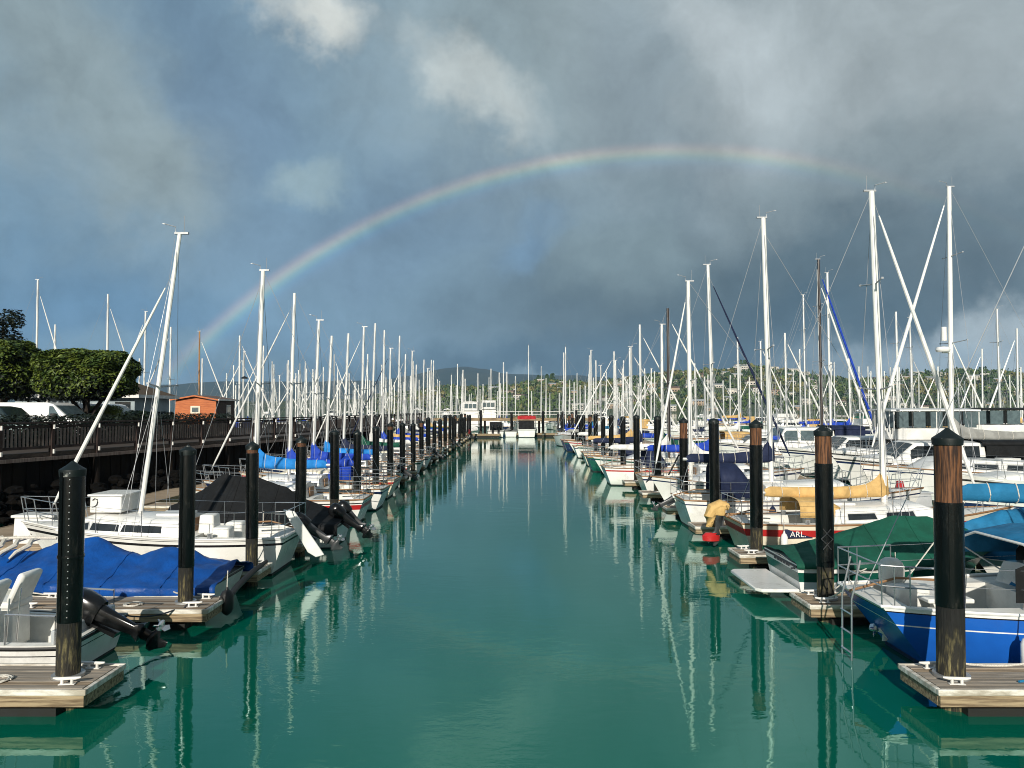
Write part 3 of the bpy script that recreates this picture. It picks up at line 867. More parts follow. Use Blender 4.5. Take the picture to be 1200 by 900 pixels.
def tarp(parent, H, prof, m, name='tarp', hang=0.25, out=1.04, nx=40, ny=22, seed=0, ridge=0.0, sharp=0.8, amp=0.03, hem=None, seams=0, x0=None, x1=None, drop=None):
    """sheet thrown over a hull: prof = [(x, z of its ridge)], edges hang below the sheer"""
    X0, X1 = (prof[0][0] if x0 is None else x0), (prof[-1][0] if x1 is None else x1)
    def fn(u, v):
        x = lerp(X0, X1, u)
        t_ = H.t_of(x)
        b_ = max(H.hb(t_), 0.10) * out + 0.02
        zs = H.sh(t_)
        zr = interp(x, prof)
        k = (v - 0.5) * 2
        a = abs(k)
        if a < 0.84:
            aa = a / 0.84
            y = math.copysign(aa * b_, k)
            cc_ = min(1, abs(aa - ridge * (1 if k > 0 else -1)))
            z = lerp(zr, zs + 0.03, cc_ ** sharp)
            z += amp * (1.0 - 2.6 * abs(noise.noise((x * 1.1 + seed, y * 1.3, seed)))) * (1 - aa) + amp * noise.noise((x * 1.7 + seed, y * 1.9, seed)) * (1 - aa) + 0.5 * amp * noise.noise((x * 5 + seed, y * 5, 3))
        else:
            aa = (a - 0.84) / 0.16
            y = math.copysign(b_ + 0.02 + 0.02 * noise.noise((x * 4 + seed, 7, 1)), k)
            z = zs + 0.03 - aa * ((drop(x) if drop else hang) + 0.03 * noise.noise((x * 3.1, seed, 2)))
        return (x, y, z)
    o = MB().grid(fn, nx, ny).build(name, m, parent, smooth=60, solid=0.008)
    if seams:
        for k in range(1, seams + 1):
            u = k / (seams + 1) + 0.03 * noise.noise((k * 1.7, seed, 0))
            MB().tube([Vector(fn(u, v / 40)) + Vector((0, 0, 0.004)) for v in range(41)], 0.011, 5).build('seam', m, o)
    if hem:
        for v in (0.0, 1.0): MB().tube([Vector(fn(u / 40, v)) + Vector((0, 0.012 if v else -0.012, 0.01)) for u in range(41)], 0.013, 5).build('hem', hem, o)
    return o

# ------------------------------------------------------------------ the setting
def plane(name, x0, x1, y0, y1, z, m):
    return tag(MB().add([(x0, y0, z), (x1, y0, z), (x1, y1, z), (x0, y1, z)], [(0, 1, 2, 3)]).build(name, m, smooth=0), kind='structure')


plane('water', -5200, 5200, -40, 5400, 0.0, 'water')
plane('seabed', -5200, 5200, -40, 5400, -4.0, 'seabed')
tag(MB().box((0, 2700, 215), (10600, 5600, 444)).build('haze', 'haze', smooth=0), kind='stuff')

RIDGE = [(300, 466), (420, 464), (480, 459), (520, 453), (560, 454), (600, 452), (640, 445), (690, 450), (740, 443), (790, 436), (850, 434), (872, 429), (930, 436), (1000, 446), (1060, 440), (1120, 434), (1200, 438), (1400, 436), (1700, 450)]
Y_SHORE, Y_RIDGE = 900.0, 1350.0


def hill_z(x, y):
    px = 600 + F * x / y
    rz = (HORIZON - interp(px, RIDGE)) / F * Y_RIDGE + CAM_Z - 6
    s = max(0, min(1.25, (y - Y_SHORE) / (Y_RIDGE - Y_SHORE)))
    k = math.sin(min(1, s) * PI / 2) if s <= 1 else 1 - (s - 1) * 0.8
    return -0.5 + rz * k + 5 * noise.noise((x * 0.008, y * 0.008, 0)) * min(1, s * 3) + 3 * noise.noise((x * 0.03, y * 0.03, 5)) * min(1, s * 3)


def fn(u, v):
    y = lerp(Y_SHORE - 10, Y_RIDGE + 110, v)
    x = lerp(-0.36, 1.15, u) * y
    return (x, y, hill_z(x, y))


tag(MB().grid(fn, 160, 34, flip=False).build('hills', 'hill_grass', smooth=60), kind='structure')
FAR = [(-900, 452), (-200, 450), (100, 452), (300, 449), (350, 447), (400, 445), (440, 447), (480, 442), (505, 436), (525, 432), (545, 430), (568, 432), (590, 437), (630, 439), (680, 441), (740, 446), (800, 452), (1000, 456), (2200, 456)]


def fn(u, v):
    y = lerp(3900, 5200, v)
    x = lerp(-0.95, 0.95, u) * y
    px = 600 + F * x / y
    rz = (HORIZON - interp(px, FAR)) / F * 4900 + CAM_Z
    k = math.sin(min(1, v / 0.77) * PI / 2)
    return (x, y, -2 + rz * k * (1 if v < 0.8 else 0.9) + 26 * noise.noise((x * 0.0016, y * 0.0016, 1)) * k + 9 * noise.noise((x * 0.008, y * 0.008, 4)) * k)


tag(MB().grid(fn, 260, 26).build('far_mountain', 'hill_far', smooth=60), kind='structure')

# woods on the hillside: one mass of leaf clumps nobody could count
rw = random.Random(11)
wb_ = MB()


def clump(mb, x, y, z, r, h, mi, n=13):
    for _ in range(n):
        a, e = rw.random() * 2 * PI, rw.random()
        rr = r * (0.35 + 0.65 * rw.random())
        zz = h * (0.1 + 0.9 * e)
        kk = math.sqrt(max(0.05, 1 - (e * 1.9 - 0.9) ** 2)) if h < 2.2 * r else (1.05 - e)
        p = Vector((x + math.cos(a) * rr * kk, y + math.sin(a) * rr * kk, z + zz))
        s = r * rw.uniform(0.28, 0.5)
        n_ = Vector((math.cos(a) + rw.uniform(-.5, .5), math.sin(a) + rw.uniform(-.5, .5), rw.uniform(0.1, 1.1))).normalized()
        t1 = n_.cross(Vector((0, 0, 1))).normalized(); t2 = n_.cross(t1)
        mb.add([p - t1 * s, p - t2 * s * 0.9, p + t1 * s * rw.uniform(.7, 1.1), p + t2 * s * 0.9], [(0, 1, 2, 3)], mi)


HOUSES = []
for i in range(150):
    px = rw.choice([rw.uniform(630, 1210), rw.uniform(690, 1000), rw.uniform(500, 1220)])
    y = rw.uniform(Y_SHORE + 15, Y_RIDGE - 5)
    HOUSES.append(((px - 600) / F * y, y, rw.uniform(8, 17), rw.uniform(6, 9), rw.uniform(3.5, 7), rw.choice('pppptt'), rw.uniform(-0.5, 0.5)))
HOUSES = [h_ for i, h_ in enumerate(HOUSES) if all((h_[0] - g[0]) ** 2 + (h_[1] - g[1]) ** 2 > 20 ** 2 for g in HOUSES[:i])]
# the long pale terrace by the shore and a row of ridge houses
for px, y, wx, hz in ((700, 1310, 24, 8), (735, 1330, 20, 8), (870, 1335, 26, 9), (905, 1340, 22, 8), (930, 1330, 18, 9), (1000, 1335, 22, 8), (1128, 1335, 30, 12), (1155, 1335, 26, 9), (1075, 1340, 22, 9), (1030, 1330, 20, 8), (800, 1335, 18, 7)):
    HOUSES.append(((px - 600) / F * y, y, wx, 8, hz, 'p', 0.1))
cnt = 0
for i in range(6300):
    px = rw.uniform(440, 1460)
    y = Y_SHORE + (Y_RIDGE + 30 - Y_SHORE) * rw.random() ** 0.85
    x = (px - 600) / F * y
    if any(abs(x - h_[0]) < h_[2] * 0.62 and -22 < y - h_[1] < 5 for h_ in HOUSES): continue
    z = hill_z(x, y) - 0.5
    nn = noise.noise((x * 0.012, y * 0.012, 9))
    mi = 0 if nn < -0.12 else (1 if nn < 0.22 else 2)
    if rw.random() < 0.25: mi = rw.choice((0, 1, 2))
    tall = rw.random() < 0.07
    r = rw.uniform(3.0, 6.5) * (0.6 if tall else 1)
    clump(wb_, x, y, z, r, r * (3.6 if tall else 1.5), 0 if tall else mi)
for px, y0_ in ((638, 1330), (632, 1335), (645, 1338), (1062, 1345), (872, 1345), (1152, 1345)):
    for k in range(4): clump(wb_, (px - 600) / F * y0_ + rw.uniform(-6, 6), y0_, hill_z((px - 600) / F * y0_, y0_), 6, 17, 0, 30)
tag(wb_.build('woods', ['wood_a', 'wood_b', 'wood_c'], smooth=0), 'mixed green and yellowish woods covering the hillside beyond the masts', 'woods', kind='stuff')


def hill_house(x, y, wx, wy, hz, k, rz):
    z = hill_z(x, y - wy / 2) - 1.0
    mb = MB()
    mb.box((0, 0, hz / 2 + 0.5), (wx, wy, hz + 1), 0)
    # dark openings set proud of the front
    nw = max(2, int(wx / 3.2))
    for fl in range(1 if hz < 5.5 else 2):
        for i in range(nw): mb.box((-wx / 2 + (i + 0.5) * wx / nw, -wy / 2 - 0.02, 1.0 + 1.4 + fl * 3.0), (wx / nw * 0.55, 0.1, 1.5), 2)
    e = 0.6
    rh = rw.uniform(1.0, 1.9)
    zt = hz + 1
    mb.rings([[(-wx / 2 - e, -wy / 2 - e, zt), (-wx / 2 - e, 0, zt + rh), (-wx / 2 - e, wy / 2 + e, zt)], [(wx / 2 + e, -wy / 2 - e, zt), (wx / 2 + e, 0, zt + rh), (wx / 2 + e, wy / 2 + e, zt)]], mi=1)
    o = mb.build('hillside_house', ['house_pale' if k == 'p' else 'house_tan', rw.choice(['roof_brown', 'deck_grey', 'house_pale']), 'glass_dark'], smooth=0)
    o.location = (x, y, z); o.rotation_euler = (0, 0, rz)
    return o


hh_ = sorted(HOUSES, key=lambda h_: h_[0] / h_[1])
for i, h_ in enumerate(hh_):
    o = hill_house(*h_)
    hgt = 'low on the slope' if h_[1] < 1050 else ('halfway up the slope' if h_[1] < 1220 else 'up on the ridge')
    h_px = 600 + F * h_[0] / h_[1]
    tag(o, None, 'house', 'houses on the hillside')
    o['zone'] = hgt; o['sx'] = h_px
    o['colr'] = 'pale' if h_[5] == 'p' else 'tan'
    o['size'] = 'wide' if h_[2] > 13.5 else 'small'
zones = {}
for o in [o for o in col.objects if 'zone' in o.keys()]: zones.setdefault((o['zone'], o['colr'], o['size']), []).append(o)
for (zn, cl, sz), os_ in zones.items():
    os_.sort(key=lambda o: o['sx'])
    for i, o in enumerate(os_):
        o['label'] = f'{sz} {cl} house {zn}, {ORD[i + 1]} of these from the left'
        for k in ('zone', 'sx', 'colr', 'size'): del o[k]


# ------------------------------------------------------------------ mooring piles
rp_ = random.Random(3)


def pile(label, x, d, top, rad=0.165, band=0.0, sleeve=(1.0, 99), algae=1.1, rivets=False, group=None, cap='point', plate=False, moss=True):
    t_ = thing('mooring_pile', label, 'pile', (x, d, 0), 0, group)
    t_.rotation_euler = (R(rp_.uniform(-.35, .35)), R(rp_.uniform(-.35, .35)), 0)
    ztop = top - rad * 0.95
    n = 22
    zs = [-3.0, 0.0, 0.4, 0.8, 1.2, 1.6, 2.0, 2.4, 2.8, ztop]
    MB().lathe([(rad, z) for z in zs if z < ztop - 0.05 or z == ztop], n, wob=0.05).build('wood_shaft', 'pile_wood', t_, smooth=60)
    MB().lathe([(rad + 0.006, z) for z in (-3.0, 0.0, 0.3, 0.6, 0.9, algae)], n, wob=0.05).build('tide_zone', 'pile_algae', t_, smooth=60)
    s0, s1 = sleeve[0], ztop - band
    sv = MB().lathe([(rad + 0.012, s0), (rad + 0.014, s0 + 0.02), (rad + 0.014, lerp(s0, s1, 0.5)), (rad + 0.014, s1 - 0.02), (rad + 0.012, s1)], n, wob=0.015)
    # lapped seam strip facing the fairway
    for an in (-1.95, 1.2):
        cx, cy = math.cos(an) * (rad + 0.02), math.sin(an) * (rad + 0.02)
        sv.box((cx, cy, (s0 + s1) / 2), (0.05, 0.012, s1 - s0 - 0.02), rot=Matrix.Rotation(an + PI / 2, 3, 'Z'))
    so = sv.build('sleeve', 'pile_sleeve', t_, smooth=60)
    if rivets:
        rv = MB()
        z = s0 + 0.08
        while z < s1:
            for an in (-1.25,):
                rv.box((math.cos(an) * (rad + 0.018), math.sin(an) * (rad + 0.018), z), (0.011, 0.011, 0.011), rot=Matrix.Rotation(an, 3, 'Z'))
            z += 0.085
        rv.build('rivet', 'gelcoat_grey', so)
        MB().lathe([(rad + 0.022, s0 + 0.42 * (s1 - s0)), (rad + 0.024, s0 + 0.43 * (s1 - s0)), (rad + 0.022, s0 + 0.44 * (s1 - s0))], n).build('band', 'pile_sleeve', so)
    if plate:
        pm = MB()
        zc, an = 1.52, -1.75
        u_ = Vector((-math.sin(an), math.cos(an), 0)); c_ = Vector((math.cos(an), math.sin(an), 0)) * (rad + 0.03) + Vector((0, 0, zc))
        dm = [c_ - u_ * 0.10, c_ - Vector((0, 0, 0.10)), c_ + u_ * 0.10, c_ + Vector((0, 0, 0.10)), c_ - u_ * 0.10]
        pm.tube(dm, 0.012, 6)
        for sg in (1, -1): pm.tube([c_ + Vector((0, 0, 0.10 * sg)), c_ + u_ * 0.07 + Vector((0, 0, 0.19 * sg))], 0.010, 5); pm.tube([c_ + Vector((0, 0, 0.10 * sg)), c_ - u_ * 0.07 + Vector((0, 0, 0.19 * sg))], 0.010, 5)
        pm.build('chain_lashing', 'motor_grey', so)
    if cap == 'point':
        MB().lathe([(rad + 0.018, ztop - 0.07), (rad + 0.024, ztop + 0.0), (rad + 0.022, ztop + 0.02), (rad * 0.55, ztop + rad * 0.55), (0.012, top)], n).build('cap', 'pile_cap', t_, smooth=40)
    else:
        MB().lathe([(rad + 0.018, ztop - 0.07), (rad + 0.022, ztop + 0.03), (rad * 0.9, ztop + 0.08), (0.01, ztop + 0.11)], n).build('cap', 'pile_cap', t_, smooth=40)
    hp = MB()
    hp.lathe([(rad + 0.03, 0.402), (rad + 0.06, 0.402), (rad + 0.06, 0.44), (rad + 0.03, 0.44)], n)
    hp.build('hoop', 'galv', t_)
    return t_


LP = [(-5.83, 10.1, 3.22, 0.139), (-5.92, 13.9, 3.26, 0.125), (-5.78, 17.0, 3.20, 0.125), (-5.66, 20.4, 3.20, 0.128), (-5.70, 24.5, 3.28, 0.13), (-5.72, 28.2, 3.15, 0.13), (-5.72, 32.0, 3.22, 0.13), (-5.72, 35.8, 3.30, 0.13)]
RP = [(5.77, 10.1, 3.66, 0.166), (5.82, 14.2, 3.62, 0.147), (6.05, 18.9, 3.66, 0.142), (6.20, 23.3, 3.66, 0.14), (6.20, 27.5, 3.62, 0.14), (6.22, 32.5, 3.66, 0.14), (6.15, 37.5, 3.66, 0.14)]
LD = [p[1] for p in LP]; RD = [p[1] for p in RP]
y = 39.6
while y < 103: LD.append(y); y += 4.15
y = 42.2
while y < 103: RD.append(y); y += 4.45
rp_ = random.Random(3)
DESC_L = ['nearest dark pile of the left row, riveted sleeve, mossy foot', 'second dark pile of the left row, beside the blue tarpaulin', 'third pile of the left row, in front of the white sailboat cockpit',
          'fourth pile of the left row, narrow rusty band under its cap', 'fifth pile of the left row, before the royal blue covers', 'sixth pile of the left row', 'seventh pile of the left row', 'eighth pile of the left row']
DESC_R = ['thickest nearest pile on the right, brown timber top above black sleeve', 'second pile on the right, brown top and diamond-shaped chain lashing', 'third pile on the right, orange brown top, before the red stripe',
          'fourth pile on the right, all black sleeve', 'fifth pile on the right, orange brown top', 'sixth pile of the right row, black', 'seventh pile of the right row, black']
protoP = {}
for i, d in enumerate(LD):
    lab = DESC_L[i] if i < 8 else f'dark mooring pile, {ORD[i + 1]} from the front in the left row'
    if i < 5 or i == 6: lab = lab
    elif i < 8: lab = f'dark capped pile, {ORD[i + 1]} from the front in the left row'
    if i < 8:
        x, d, top, rad = LP[i]
        band = [0.0, 0.0, 0.15, 0.17, 0.0, 0.05, 0.0, 0.22][i]
        pile(lab, x, d, top, rad, band, (1.05 if i else 1.12, 9), 1.25, rivets=(i == 0), group='piles along the left side of the channel')
    else:
        br = rp_.random() < 0.3
        k = ('L', br)
        if k not in protoP: protoP[k] = pile(lab, -5.7, d, 3.25, 0.132, 0.3 if br else 0.02, (1.0, 9), 1.2, group='piles along the left side of the channel')
        else: copy_tree(protoP[k], (-5.7 + rp_.uniform(-.1, .1), d, rp_.uniform(-.25, .25)), label=lab).rotation_euler = (R(rp_.uniform(-.9, .9)), R(rp_.uniform(-.9, .9)), rp_.uniform(0, 6))
for i, d in enumerate(RD):
    lab = DESC_R[i] if i < 7 else f'dark mooring pile, {ORD[i + 1]} from the front in the right row'
    if i < 7:
        x, d, top, rad = RP[i]
        band = [0.82, 0.58, 0.50, 0.0, 0.62, 0.0, 0.0][i]
        pile(lab, x, d, top, rad, band, ([1.32, 1.0, 1.0, 1.0, 1.0, 1.0, 1.0][i], 9), 1.35, group='piles along the right side of the channel', cap='point' if i in (0, 1, 2, 4) else 'flat', plate=(i == 1))
    else:
        br = rp_.random() < 0.25
        k = ('R', br)
        if k not in protoP: protoP[k] = pile(lab, 6.15, d, 3.55, 0.136, 0.5 if br else 0.0, (1.0, 9), 1.2, group='piles along the right side of the channel', cap='flat')
        else: copy_tree(protoP[k], (6.15 + rp_.uniform(-.1, .1), d, rp_.uniform(-.3, .2)), label=lab).rotation_euler = (R(rp_.uniform(-.9, .9)), R(rp_.uniform(-.9, .9)), rp_.uniform(0, 6))


# ------------------------------------------------------------------ floating docks
def cleat(parent, p, rz=0.0, s=1.0):
    mb = MB()
    rot = Matrix.Rotation(rz, 3, 'Z')
    P_ = lambda q_: Vector(p) + rot @ (Vector(q_) * s)
    mb.tube([P_((-0.17, 0, 0.085)), P_((-0.10, 0, 0.075)), P_((0.10, 0, 0.075)), P_((0.17, 0, 0.085))], [0.012 * s, 0.022 * s, 0.022 * s, 0.012 * s], 8)
    for k in (-0.06, 0.06): mb.tube([P_((k, 0, -0.002)), P_((k, 0, 0.08))], 0.02 * s, 8)
    mb.box(P_((0, 0, 0.006)), (0.2 * s, 0.06 * s, 0.012 * s), rot=rot)
    return mb.build('cleat', 'paint_white', parent, bevel=0.004)


def finger(side, d, label, xin=5.42, xout=13.4, w_=0.96, near=False, group=None):
    """walkway float running away from the channel; local +X leads away from it"""
    t_ = thing('finger_dock', label, 'dock', (side * xin, d, -0.11), 0 if side > 0 else PI, group)
    ln = xout - xin
    rf = random.Random(int(d * 10))
    pk = MB()
    n = 7
    bw = (w_ - 0.10) / n
    for k in range(n):
        yy = -w_ / 2 + 0.05 + (k + 0.5) * bw
        x = 0.05
        while x < ln:
            L_ = min(rf.uniform(2.2, 3.6), ln - x)
            pk.box((x + L_ / 2, yy, 0.488 + rf.uniform(-.003, .003)), (L_ - 0.006, bw - 0.008, 0.036), rf.choice((0, 0, 1, 2, 1)))
            x += L_
    pk.build('deck', ['dock_plank', 'dock_plank_grey', 'dock_plank_dark'], t_, smooth=0, bevel=0.004 if near else 0)
    tr = MB()
    for s in (1, -1): tr.box((ln / 2, s * (w_ / 2), 0.478), (ln + 0.06, 0.055, 0.075))
    tr.box((-0.0, 0, 0.476), (0.06, w_ - 0.06, 0.075))
    tr.build('edge_trim', 'dock_white', t_, smooth=0, bevel=0.01 if near else 0)
    wl = MB()
    for s in (1, -1): wl.box((ln / 2, s * (w_ / 2 - 0.015), 0.368), (ln, 0.05, 0.14))
    wl.box((0.02, 0, 0.368), (0.05, w_ - 0.1, 0.14))
    wl.build('side_timber', 'dock_timber', t_, smooth=0)
    fl = MB()
    x = 0.45
    while x < ln - 0.6:
        fl.box((x + 0.75, 0, 0.06), (1.5, w_ - 0.34, 0.30)); x += 1.9
    fl.build('float', 'dock_float', t_, smooth=0)
    if near:
        cleat(t_, (0.32, 0.30, 0.51), 0.1); cleat(t_, (0.32, -0.30, 0.51), -0.1)
    for xx in (3.2, 6.4) if near else ():
        cleat(t_, (xx, 0.36, 0.51)); cleat(t_, (xx, -0.36, 0.51))
    return t_


GL, GR = 'finger docks on the left', 'finger docks on the right'
fp = {}
NAMES_L = ['nearest left finger dock carrying the riveted pile', 'second left finger dock, edging the blue tarpaulin boat', 'third left finger dock, before the white trailer sailboat']
NAMES_R = ['nearest right finger dock beside the blue sailboat', 'second right finger dock, between blue sailboat and green cover', 'third right finger dock, between green cover and red striped boat']
for side, DD, g, nm, NM in ((-1, LD, GL, 'left', NAMES_L), (1, RD, GR, 'right', NAMES_R)):
    for i, d in enumerate(DD):
        lab = NM[i] if i < 3 else f'narrow finger dock at the {ORD[i + 1]} pile of the {nm} row'
        if i < 6: finger(side, d, lab, near=i < 3, group=g, xin=5.35 if i < 2 else 5.5)
        elif (side,) not in fp: fp[(side,)] = finger(side, d, lab, group=g, xin=5.5)
        else: copy_tree(fp[(side,)], (side * 5.5, d, -0.11), label=lab)


def main_float(x, y0, y1, w_, label):
    t_ = thing('walkway_float', label, 'dock', (x, (y0 + y1) / 2, -0.08))
    ln = y1 - y0
    mb = MB(); k = 0
    y = -ln / 2
    while y < ln / 2:
        mb.box((0, y + 0.15, 0.50), (w_ - 0.08, 0.29, 0.04)); y += 0.3
    mb.build('deck', 'dock_plank', t_, smooth=0)
    tb = MB()
    for s in (1, -1): tb.box((s * w_ / 2, 0, 0.40), (0.07, ln, 0.26))
    tb.build('side_timber', 'dock_timber', t_, smooth=0)
    MB().box((0, 0, 0.1), (w_ - 0.2, ln - 0.4, 0.36)).build('float', 'dock_float', t_, smooth=0)
    return t_


main_float(14.3, 6, 106, 1.6, 'long main walkway float behind the right row of berths')
main_float(-14.2, 7, 40, 1.5, 'main walkway float under the promenade on the left')

# ------------------------------------------------------------------ promenade, railing and seawall on the left
PR = [(-23.6, 4.0), (-18.0, 26.7), (-12.9, 49.0), (-12.7, 75.0), (-12.5, 112.0)]
DECK = 2.30


def along(step):
    out = []
    for (xa, ya), (xb, yb) in zip(PR, PR[1:]):
        L_ = math.hypot(xb - xa, yb - ya)
        n = max(1, round(L_ / step))
        for k in range(n): out.append((lerp(xa, xb, k / n), lerp(ya, yb, k / n), math.atan2(yb - ya, xb - xa)))
    out.append((*PR[-1], PI / 2))
    return out


pw = MB()
rs = []
for (x, y), nx in zip(PR, ((-.97, .24), (-.97, .24), (-.98, .15), (-1, 0), (-1, 0))):
    rs.append([(x, y, DECK - 0.16), (x + nx[0] * 3.2, y + nx[1] * 3.2, DECK - 0.16), (x + nx[0] * 3.2, y + nx[1] * 3.2, DECK), (x, y, DECK)])
tag(pw.rings(rs).build('promenade', 'walk_plank', smooth=0), kind='structure')
tag(MB().prism([(-23.9, 4), (-60, 4), (-60, 60), (-34, 69), (-14.0, 68), (-14.0, 49.3), (-18.5, 26.9)], -2.0, DECK - 0.03).build('ground', 'asphalt', smooth=0), kind='structure')

rl = thing('promenade_railing', 'dark wooden picket railing along the promenade edge', 'railing', (PR[1][0], PR[1][1], DECK))
o0 = Vector((PR[1][0], PR[1][1], DECK))


def loc(p): return Vector(p) - o0


po, br_ = MB(), MB()
posts = along(2.25)
for x, y, a in posts:
    po = MB()
    rot = Matrix.Rotation(a, 3, 'Z')
    po.box(loc((x, y, DECK + 0.42)), (0.15, 0.15, 1.40), rot=rot)
    po.build('post', 'rail_wood', rl, smooth=0)
    if y < 70:
        for z in (DECK + 0.95, DECK + 0.02): br_.box(loc((x + 0.10, y - 0.03, z)), (0.05, 0.07, 0.16), rot=rot)
br_.build('bracket', 'paint_white', rl, smooth=0)
for z, hh2, tt, nm in ((DECK + 1.08, 0.06, 0.20, 'top_rail'), (DECK + 0.92, 0.10, 0.05, 'upper_rail'), (DECK + 0.14, 0.10, 0.05, 'lower_rail')):
    mb = MB()
    mb.rings([[loc((x - tt / 2, y, z)), loc((x + tt / 2, y, z)), loc((x + tt / 2, y, z + hh2)), loc((x - tt / 2, y, z + hh2))] for x, y in PR])
    mb.build(nm, 'rail_wood', rl, smooth=0)
bl = MB()
for x, y, a in along(0.17):
    if y < 80: bl.box(loc((x, y, DECK + 0.53)), (0.085, 0.03, 0.74), rot=Matrix.Rotation(a, 3, 'Z'))
tag(bl.build('baluster', 'baluster_wood', rl, smooth=0), kind='stuff')
mb = MB()
mb.rings([[loc((x + 0.04, y, DECK - 0.30)), loc((x + 0.16, y, DECK - 0.30)), loc((x + 0.16, y, DECK - 0.17)), loc((x + 0.04, y, DECK - 0.17))] for x, y in PR])
mb.build('edge_beam', 'baluster_wood', rl, smooth=0)

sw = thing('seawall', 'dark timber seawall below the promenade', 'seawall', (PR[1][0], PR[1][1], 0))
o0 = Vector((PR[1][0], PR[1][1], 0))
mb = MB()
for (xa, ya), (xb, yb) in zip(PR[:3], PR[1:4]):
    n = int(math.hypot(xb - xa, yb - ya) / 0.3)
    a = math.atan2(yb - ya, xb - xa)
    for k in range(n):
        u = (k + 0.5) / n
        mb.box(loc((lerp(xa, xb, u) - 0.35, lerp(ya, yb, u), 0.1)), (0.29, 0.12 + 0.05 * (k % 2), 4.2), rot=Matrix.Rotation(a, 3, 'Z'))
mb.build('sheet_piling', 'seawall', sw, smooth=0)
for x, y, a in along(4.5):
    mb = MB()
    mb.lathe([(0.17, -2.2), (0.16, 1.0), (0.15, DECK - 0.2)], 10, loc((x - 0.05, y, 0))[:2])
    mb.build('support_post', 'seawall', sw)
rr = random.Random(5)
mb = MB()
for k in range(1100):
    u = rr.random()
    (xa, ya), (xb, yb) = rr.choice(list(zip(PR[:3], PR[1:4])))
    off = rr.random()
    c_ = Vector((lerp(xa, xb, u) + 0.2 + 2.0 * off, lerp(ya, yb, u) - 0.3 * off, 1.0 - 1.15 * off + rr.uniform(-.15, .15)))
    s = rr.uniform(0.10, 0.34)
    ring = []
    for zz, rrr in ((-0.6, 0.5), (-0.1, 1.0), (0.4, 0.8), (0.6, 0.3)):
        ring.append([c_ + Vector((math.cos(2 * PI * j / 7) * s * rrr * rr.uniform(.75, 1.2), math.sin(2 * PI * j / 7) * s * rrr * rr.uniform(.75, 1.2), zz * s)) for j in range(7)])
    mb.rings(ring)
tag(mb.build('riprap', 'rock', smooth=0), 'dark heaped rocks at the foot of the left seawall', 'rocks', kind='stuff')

# far cross pier with handrail
pr = thing('cross_pier', 'timber pier with white handrail crossing the far end of the channel', 'pier', (0, 113, 0))
MB().box((0, 0, 2.55), (26, 2.4, 0.22)).build('deck', 'dock_timber', pr, smooth=0)
MB().box((0, -1.24, 2.45), (26, 0.08, 0.42)).build('edge_beam', 'dock_timber', pr, smooth=0)
mb = MB()
for z in (3.62, 3.2): mb.tube([(-13, -1.15, z), (13, -1.15, z)], 0.035, 6)
for z in (3.62, 3.2): mb.tube([(-13, 1.15, z), (13, 1.15, z)], 0.035, 6)
mb.build('handrail', 'paint_white', pr)
for k in range(14):
    MB().tube([(-13 + 2 * k, -1.15, 2.6), (-13 + 2 * k, -1.15, 3.62)], 0.035, 6).build('rail_post', 'paint_white', pr)
for k in range(7):
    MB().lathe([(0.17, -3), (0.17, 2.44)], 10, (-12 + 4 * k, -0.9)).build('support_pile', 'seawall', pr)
for px, y, zt in ((563.5, 107.5, 3.9), (599.5, 108.5, 3.6), (636.5, 107.0, 3.8), (675, 104.0, 3.9)):
    pile(f'dark pile in front of the far pier, {["left of the twin outboards", "left of the red bimini", "right of the red bimini", "at the right end"][int((px - 560) / 38)]}', (px - 600) / F * y, y, zt, 0.17, 0.0, (0.9, 9), 1.0, group='piles before the far pier', cap='flat')
cf = main_float(0, -5.2, 5.2, 1.3, 'pale timber cross float below the far pier, on the left')
cf.location = (-6.8, 106.2, 0); cf.rotation_euler = (0, 0, PI / 2)
cf2 = copy_tree(cf, (4.2, 109.0, 0), label='timber cross float below the far pier, behind the red bimini boat')

# ------------------------------------------------------------------ shore: trees, building, orange house, vehicles
rt = random.Random(21)


def leaf_cloud(mb, c, rx, ry, rz, n, s0, s1, box=0.55, inner=0.25, mi=0, thin=0.0):
    """leaf-sized faces through a clipped, slightly boxy crown"""
    for _ in range(n):
        while True:
            p = Vector((rt.uniform(-1, 1), rt.uniform(-1, 1), rt.uniform(-1, 1)))
            q_ = (abs(p.x) ** 3.6 + abs(p.y) ** 3.2 + abs(p.z) ** 4.2)
            lim = 0.80 + 0.42 * noise.noise((p.x * 2.2 + c[0], p.y * 2.2, p.z * 2.2 + c[1]))
            if inner < q_ < lim and rt.random() > thin * (0.5 - 0.62 * p.z): break
        pos = Vector(c) + Vector((p.x * rx, p.y * ry, p.z * rz))
        n_ = (Vector((p.x / rx, p.y / ry, p.z / rz)).normalized() * 0.55 + Vector((rt.uniform(-.8, .8), rt.uniform(-.8, .8), rt.uniform(0.2, 2.0)))).normalized()
        t1 = n_.cross(Vector((0, 0, 1)))
        if t1.length < 0.01: t1 = Vector((1, 0, 0))
        t1.normalize(); t2 = n_.cross(t1)
        s = rt.uniform(s0, s1)
        a = rt.uniform(0, PI)
        u_, v_ = t1 * math.cos(a) + t2 * math.sin(a), t2 * math.cos(a) - t1 * math.sin(a)
        mb.add([pos - u_ * s, pos + v_ * s * 0.45 + n_ * s * 0.12, pos + u_ * s, pos - v_ * s * 0.45 + n_ * s * 0.12], [(0, 1, 2, 3)], mi)
    return mb


